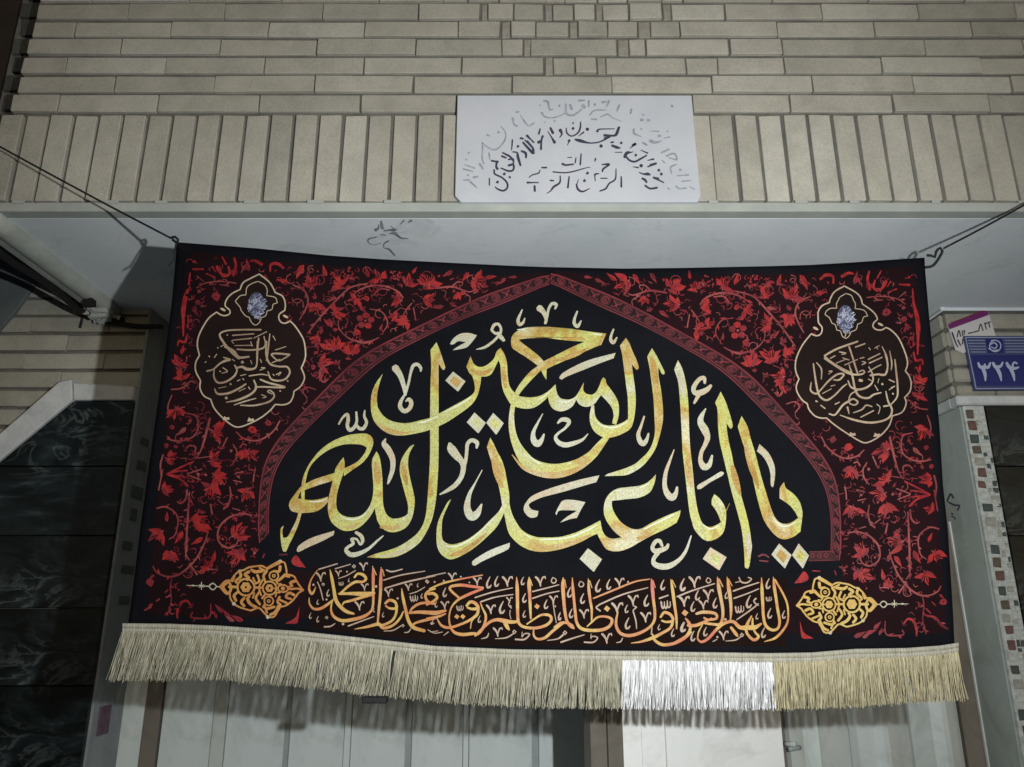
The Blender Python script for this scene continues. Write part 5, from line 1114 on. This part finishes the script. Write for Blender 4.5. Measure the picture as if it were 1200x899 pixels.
# ---- the lower line of script
LOW = [
(350, 650, "275,130,6 290,200,28 305,280,30 325,390,36 360,450,36 420,500,34 485,520,20|300,400,16 250,440,26 190,475,28 130,475,24 95,430,16 92,380,8|165,135,6 110,220,14 92,300,22 115,345,26 140,310,14 150,280,4|490,200,20 520,168,22 570,180,30 592,215,26 560,240,24 500,240,26 440,275,24 390,320,22 355,348,14|355,345,22 450,342,30 560,345,42 665,338,26|640,355,20 560,375,26 470,402,26 400,420,20 385,445,12|650,100,6 655,180,28 655,300,26 655,420,24 640,490,22 580,540,30 480,570,34 380,580,32 310,545,28 285,490,20 290,430,14 310,380,8|657,120,10 682,178,10|725,110,6 722,200,30 718,350,28 705,480,26 695,595,18|735,130,10 752,188,8|760,430,22 800,400,28 850,420,28 855,470,26 800,472,22 765,450,18|862,450,26 855,520,24 820,580,24 740,620,26 690,612,32 600,635,24 490,655,6|700,600,22 745,645,30 830,620,24 890,560,22 920,500,14|1199,300,18 1150,315,20 1115,350,24 1125,400,26 1170,430,24 1199,430,18|1140,420,22 1060,432,26 1000,470,22 970,515,12|972,512,22 1060,505,32 1150,510,38 1199,510,32|1199,560,20 1100,580,26 1030,600,22 1000,625,18 1020,650,20|905,295,6 915,370,26 940,480,30 965,580,32 1010,640,36 1105,670,32",
            "175,130,14 340,80,12|320,125,12 455,85,10|435,628,14 550,585,14 660,545,10|745,225,12 900,180,14 1110,145,10|760,295,14 950,240,18 1199,185,14|770,135,14 820,150,16 912,128,12|350,210,8 420,185,10 500,140,10|975,345,8 1040,325,10 1110,285,8|165,240,10 190,300,12 215,400,10|225,635,16 280,630,16 320,605,8|750,672,8 830,665,12 910,620,10|930,685,8 965,680,12 985,650,8",
            "v 195,195,90;m 215,262,34;v 350,165,60;w 372,255,50;v 570,105,80;v 580,285,70;v 790,335,80;v 535,450,90;v 965,285,70;w 1010,385,80;j 255,340,70;j 165,420,50;b 130,265,20;m 485,105,40;j 440,225,40;b 680,280,24;j 660,490,40;j 740,530,50;b 870,385,20;j 1080,365,50;m 1125,235,36;j 1045,270,40;j 100,540,60;j 165,570,60;m 245,555,34;b 390,610,24;m 915,625,34;b 245,395,18;b 425,150,16"),
(500, 650, "10,345,26 60,342,30 92,375,28 60,410,26 0,440,22|0,510,32 80,512,42 168,492,22|165,520,16 100,545,24 0,562,18|25,300,14 150,250,20 300,215,16 490,180,12|495,292,22 400,280,28 300,268,30 215,280,26 210,312,24 290,385,22|492,300,22 380,345,28 280,395,24 220,460,16 198,540,16 205,620,20 240,680,28 310,702,32 400,695,30 430,690,20|350,450,24 385,415,30 430,430,32 452,470,32 400,478,26 358,465,20|455,480,28 440,530,30 380,575,26 300,612,24 200,642,26 130,622,24 90,560,10|470,415,10 490,470,16 520,540,24 505,620,26 470,680,28 425,712,22|385,650,10 395,590,12 425,550,10|440,700,20 500,640,26 560,590,28 620,572,32 680,582,42 740,592,36 800,590,26|690,600,42 710,640,36 726,662,14|790,195,6 795,280,32 798,400,32 800,520,30 810,600,28 860,637,28 960,645,28 1050,620,28 1095,575,28 1080,535,28 1010,530,22 940,570,18 880,612,14|900,195,6 900,260,36 905,350,30 910,450,28 915,562,18|908,215,12 928,272,10|940,655,12 942,710,20 975,742,24 1040,730,28 1110,670,28 1199,598,28",
            "0,195,12 165,160,12|425,378,14 580,330,14 755,292,10|475,415,16 600,375,14 760,350,10|930,325,14 1050,295,14 1162,265,10|930,385,14 1050,345,14 1165,320,10|735,400,8 720,440,10 745,470,12|735,490,10 730,520,8 740,565,8|770,690,12 700,730,14 600,740,6|780,745,18 860,745,18 905,700,14 860,695,12 838,725,10 840,680,8|480,740,8 530,725,14 545,690,8|1060,755,8 1150,740,12 1199,700,10|1110,420,10 1125,520,10 1140,600,8|150,710,8 190,680,12|10,660,8 70,690,10 140,680,8|30,680,6 100,670,8",
            "v 225,195,80;v 445,235,80;j 540,250,110;j 610,240,100;v 710,235,100;j 840,235,80;v 1000,235,100;o 1115,225,60;j 155,335,90;v 160,445,80;v 565,480,90;j 655,470,120;v 728,400,60;m 735,455,26;j 855,385,90;v 1115,395,80;j 1045,440,90;w 290,470,70;j 855,525,70;m 770,680,44;v 625,680,90;j 460,570,70;d 970,455,50;d 265,545,46;d 318,545,46;j 80,440,60;b 300,195,16;b 45,605,26;b 375,245,14;b 70,240,18;b 150,230,18;j 1165,540,70;m 5,240,40;m 1128,455,24;j 55,590,50"),
(650, 650, "75,200,6 72,270,36 80,400,32 90,500,30 110,590,28 150,630,42 172,652,10|0,640,26 60,600,28 110,602,20|87,220,12 102,292,8|155,200,6 160,300,28 170,400,26 180,500,28 195,600,28 240,652,32 330,667,32 430,657,32 490,620,30 502,570,28 450,545,22 380,550,20 330,590,18 285,632,12|295,210,6 300,300,28 312,400,26 325,480,24 325,582,14|307,230,12 328,292,8|340,385,14 500,320,18 700,240,16 835,215,10|868,400,28 880,500,28 875,580,26 830,642,26 740,692,30 650,712,32 580,692,30 545,640,28 540,580,24 555,505,14|930,550,22 965,508,28 1020,530,28 1038,580,26 980,592,22 942,580,18|1042,560,26 1020,640,28 940,692,28 860,732,32 760,765,20 670,778,6|860,700,16 880,752,26 950,792,30 1050,780,30 1140,735,28 1199,680,24|1020,215,6 1035,300,30 1055,450,28 1070,560,24 1072,652,14|1033,225,12 1064,287,8|1165,570,14 1195,650,20",
            "390,440,16 600,350,16 820,290,10|392,442,14 365,465,18 402,496,14|855,640,12 850,700,14|1080,370,14 1199,320,14|920,385,18 997,358,14|90,695,12 40,735,14 0,745,8|55,770,18 160,735,16 260,705,10|260,770,16 340,770,16 378,730,14 330,718,12 318,740,10 320,698,8|540,775,6 580,765,14 597,733,10|690,450,10 720,462,12 690,490,12 700,530,14 715,590,14 720,652,8",
            "j 125,335,100;o 232,258,60;j 375,280,120;j 470,265,100;v 570,245,90;j 240,390,100;v 258,520,90;v 690,400,100;j 800,410,110;v 550,470,110;j 628,480,80;v 800,550,100;j 635,610,110;j 945,270,100;w 972,440,100;j 1120,270,100;v 1140,410,100;j 140,520,90;j 40,550,70;j 1035,690,80;j 1130,640,90;m 90,688,46;v 458,735,100;d 460,475,56;d 1145,510,56;b 645,240,18;j 915,640,60;m 710,470,20"),
(790, 650, "100,560,14 130,600,30 142,650,28 110,712,28 50,752,28 -5,778,20|195,520,24 260,505,32 360,518,28 372,560,24 300,572,22 262,555,18|120,622,26 190,622,32 270,590,28 330,562,20|465,195,6 480,290,36 495,400,32 500,500,26 495,572,14|477,215,12 510,275,8|205,740,16 240,767,24 300,737,28 380,650,30 450,600,30 520,590,32 580,640,38 650,640,50 710,640,42 765,608,20|500,640,26 545,700,32 562,722,8|680,540,14 640,620,32 640,690,26 700,750,28 742,720,28 710,680,20 690,620,24 690,560,14|205,740,14 215,680,14 250,615,10|768,200,6 772,300,30 778,420,30 785,540,28 805,622,30 860,662,28 910,650,26 927,590,26 910,480,28 895,380,28 880,280,30 872,195,6|885,220,20 950,330,20 990,420,20 1002,500,18 997,590,20 960,660,24 890,732,24 795,765,8",
            "25,370,14 150,320,16 355,255,12|520,320,16 620,285,16 745,245,12|525,385,14 650,340,14 745,300,10|550,572,12 640,510,16 720,450,14 740,430,10|720,385,18 700,405,16 715,430,16 742,445,12|570,200,12 590,240,16 640,247,16 680,215,14 650,200,10|540,245,10 585,235,8|595,715,10 540,750,14 450,760,6|340,765,8 375,745,10",
            "j 70,270,120;v 180,240,110;o 300,225,56;j 200,360,100;v 300,350,100;v 88,410,100;j 160,460,100;v 258,440,90;j 355,430,100;j 650,420,120;w 572,480,90;j 820,260,100;w 830,390,60;j 835,520,100;j 960,530,80;j 780,690,100;j 270,680,90;j 70,640,100;j 160,720,100;j 455,360,70;v 435,710,90;m 595,708,44;d 95,512,60;b 450,570,24;j 725,545,60;b 380,725,20")]
g = Print(on_cloth, 0.0017); g.dk = 1.6e-5
TOPRED = [(350, 650, "652,110,8 654,190,26 655,270,10|724,118,8 722,200,26 719,290,10"), (650, 650, "850,213,8 858,290,30 868,400,28|862,228,14 884,290,10"), (790, 650, "380,198,8 393,290,34 410,380,30 427,480,28 425,562,26 400,612,26 340,612,24 270,602,20|395,215,14 428,282,10")]
for x0, y0, a, b, c in LOW:
    for t in a.split('|'): g.stroke(strk(t, x0, y0, 7.5, .88), 0, step=1.4)
    for t in b.split('|'): g.stroke(strk(t, x0, y0, 7.5, .82), 1, step=1.4)
    for it in c.split(';'):
        k, r = it.split(); q = [float(z) for z in r.split(',')]
        arabic_mark(g, k, q[0], q[1], q[2], 0 if k == 'd' else 1, 7.5, x0, y0)
for x0, y0, a in TOPRED:
    for t in a.split('|'): g.stroke(strk(t, x0, y0, 7.5, .95), 2 if x0 != 790 else 0, step=1.4)
M['orange_red'] = glitter('coral_print', [(0.4, (0.46, 0.11, 0.075)), (0.6, (0.47, 0.18, 0.12))], 14, 420, 0.5)
g.build('small_inscription', [M['orange'], M['orange_hi'], M['orange_red']], bn)

# ---- fringe: braided heading and hanging threads
def fr_pt(s, t, hang):       # s 0..1 along, t 0..1 down the thread
    xt = 146 + s*975; yt = interp(BOT, xt) + 1.0
    xb = 125 + s*1006
    yb_ = interp([(125, 797), (250, 795.5), (290, 799.5), (370, 806), (421, 813), (456, 816), (520, 822), (570, 826), (640, 828.5), (728, 830), (905, 831), (1000, 828), (1060, 823), (1131, 820)], xb)
    return xt+(xb-xt)*t, yt+(yb_-yt)*t*hang
hd = Print(lambda px, py, l: on_cloth(px, py, l), 0.0)
def heading(name, y0_, y1_, lift, m, wav):
    v = []; f = []; n = 900
    for i in range(n+1):
        s = i/n; a = fr_pt(s, 0, 1); x = a[0] + (a[0]-632)*0.005
        for k in range(5):
            t = k/4; l = lift + 0.0022*math.sin(math.pi*t) + wav*(0.5+0.5*math.sin(i*2.1+k*1.3))
            yy = a[1] + y0_ + (y1_-y0_)*t
            v.append(on_cloth(x - (x-632)/975*2.2*yy*0, yy, l))
        if i:
            for k in range(4): q0 = (i-1)*5+k; f.append((q0, q0+1, q0+6, q0+5))
    return mesh(name, v, f, m, bn, False)
heading('fringe_heading', -1.5, 3.2, 0.0022, M['gimp'], 0.0010)
heading('fringe_heading', 3.4, 9.5, 0.0016, M['gimp'], 0.0014)
heading('heading_cord', 2.2, 4.2, 0.0042, M['fr_beige'], 0.0007)
def threads(name, x_a, x_b, m, n, label, gap=None, w_=0.00088, sd=1, tmin=0.10):
    r4 = random.Random(sd); v = []; f = []
    for k in range(n):
        s = (x_a + (x_b-x_a)*(k+r4.random())/n - 125)/1006
        if gap and any(a < s*1006+125 < b for a, b in gap) and r4.random() < .93: continue
        dep = r4.uniform(-0.004, 0.0035); hang = r4.gauss(1.0, 0.022); sway = r4.gauss(0, 1.3)+2.4*math.sin(s*57)+1.2*math.sin(s*141)+1.5*math.sin(s*610)+1.0*math.sin(s*1390); dep += .0025*math.sin(s*700)
        seg = 7; jt = r4.uniform(-.4, .4); ph = r4.random()*6; ww = w_*r4.uniform(.7, 1.35)
        base = len(v)
        for j in range(seg+1):
            t = (j+(jt if 0 < j < seg else 0))/seg; p = fr_pt(s, t if j else tmin*.6, hang)
            px_ = p[0] + sway*t*t + 0.5*math.sin(t*7+ph)*t; y_ = p[1]
            c = on_cloth(px_, y_, 0.0012 + dep*t + 0.0014*math.sin(t*5+ph))
            tw = ph + t*2.5; rw = ww*(1-.25*t)
            for q_ in range(3):
                a = tw + q_*2.094; v.append(c + Vector((math.cos(a)*rw, math.sin(a)*rw*.8, 0)))
            if j:
                for q_ in range(3):
                    b_ = base+(j-1)*3; f.append((b_+q_, b_+(q_+1) % 3, b_+3+(q_+1) % 3, b_+3+q_))
    o = mesh(name, v, f, m, bn, True); o['kind'] = 'stuff'; o['label'] = label
    return o
threads('fringe', 125, 727, M['fr_beige'], 1750, 'dull beige threads of the banner fringe', [(426.5, 429), (451, 455), (182, 184)], sd=1)
threads('fringe', 727, 909, M['fr_white'], 440, 'white threads of the banner fringe with bright light painted in', sd=2, w_=0.00085)
threads('fringe', 909, 1131, M['fr_gold'], 640, 'straw gold threads of the banner fringe', sd=3)
# small black clip hanging under the fringe
ck = box('black_clip', on_cloth(426, 819).x, on_cloth(455, 819).x, YBN-0.012, YBN+0.006, on_cloth(440, 823.5).z, on_cloth(440, 815.5).z, M['clip'], None, 0.0015)
tag(ck, 'small black plastic clip hanging from a gap in the banner fringe', 'clip')
for xx in (428, 453):
    a = on_cloth(xx, 766, -.001); b = on_cloth(xx, 817, 0.002)
    keep(tube('clip_thread', [a, (a+b)/2, b], 0.0008, M['clip'], None, 5, 0.02), ck)

# ---- cords
def C3(px, py, Y): return onY(px, py, Y)
lc = bpy.data.objects.new('hanging_cord', None); COL.objects.link(lc); lc.location = C3(206, 284, 1.40); keep(lc, bn); bpy.context.view_layer.update()
nail = C3(-95, 118, 1.492)
tube('cord_strand', [nail, C3(0, 172, 1.455), C3(118, 236, 1.425), C3(200, 279, 1.398)], 0.0021, M['cord'], lc, 6, 0.03)
tube('knot', [C3(200, 279, 1.396), C3(205, 277.5, 1.392), C3(208.5, 280.5, 1.392), C3(208, 285, 1.394), C3(205, 283, 1.398), C3(202, 280.5, 1.396)], 0.0026, M['cord'], lc, 6, 0.004)
tube('cord_end', [C3(207, 284, 1.394), C3(204.5, 295, 1.40), C3(203.5, 306, 1.405), C3(198, 311, 1.40)], 0.0020, M['cord'], lc, 6, 0.008)
tube('nail', [nail + Vector((0, .03, 0)), nail + Vector((0, -.012, 0))], 0.003, M['nail'], lc, 8, 0.01)
rc = bpy.data.objects.new('hanging_cord', None); COL.objects.link(rc); rc.location = C3(1084, 313, 1.40); keep(rc, bn); bpy.context.view_layer.update()
nail = C3(1290, 190, 1.492)
tube('cord_strand', [C3(1106, 291, 1.398), C3(1150, 268, 1.412), C3(1200, 240.5, 1.43), nail], 0.0021, M['cord'], rc, 6, 0.03)
tube('knot', [C3(1084, 313.5, 1.40), C3(1093, 311.5, 1.397), C3(1100, 303, 1.394), C3(1104.5, 294, 1.394), C3(1101.5, 290.5, 1.396), C3(1097, 295, 1.396), C3(1095.5, 301.5, 1.398), C3(1091, 299.5, 1.398), C3(1086, 299.3, 1.4)], 0.0027, M['cord'], rc, 6, 0.004)
tube('nail', [nail + Vector((0, .03, 0)), nail + Vector((0, -.012, 0))], 0.003, M['nail'], rc, 8, 0.01)
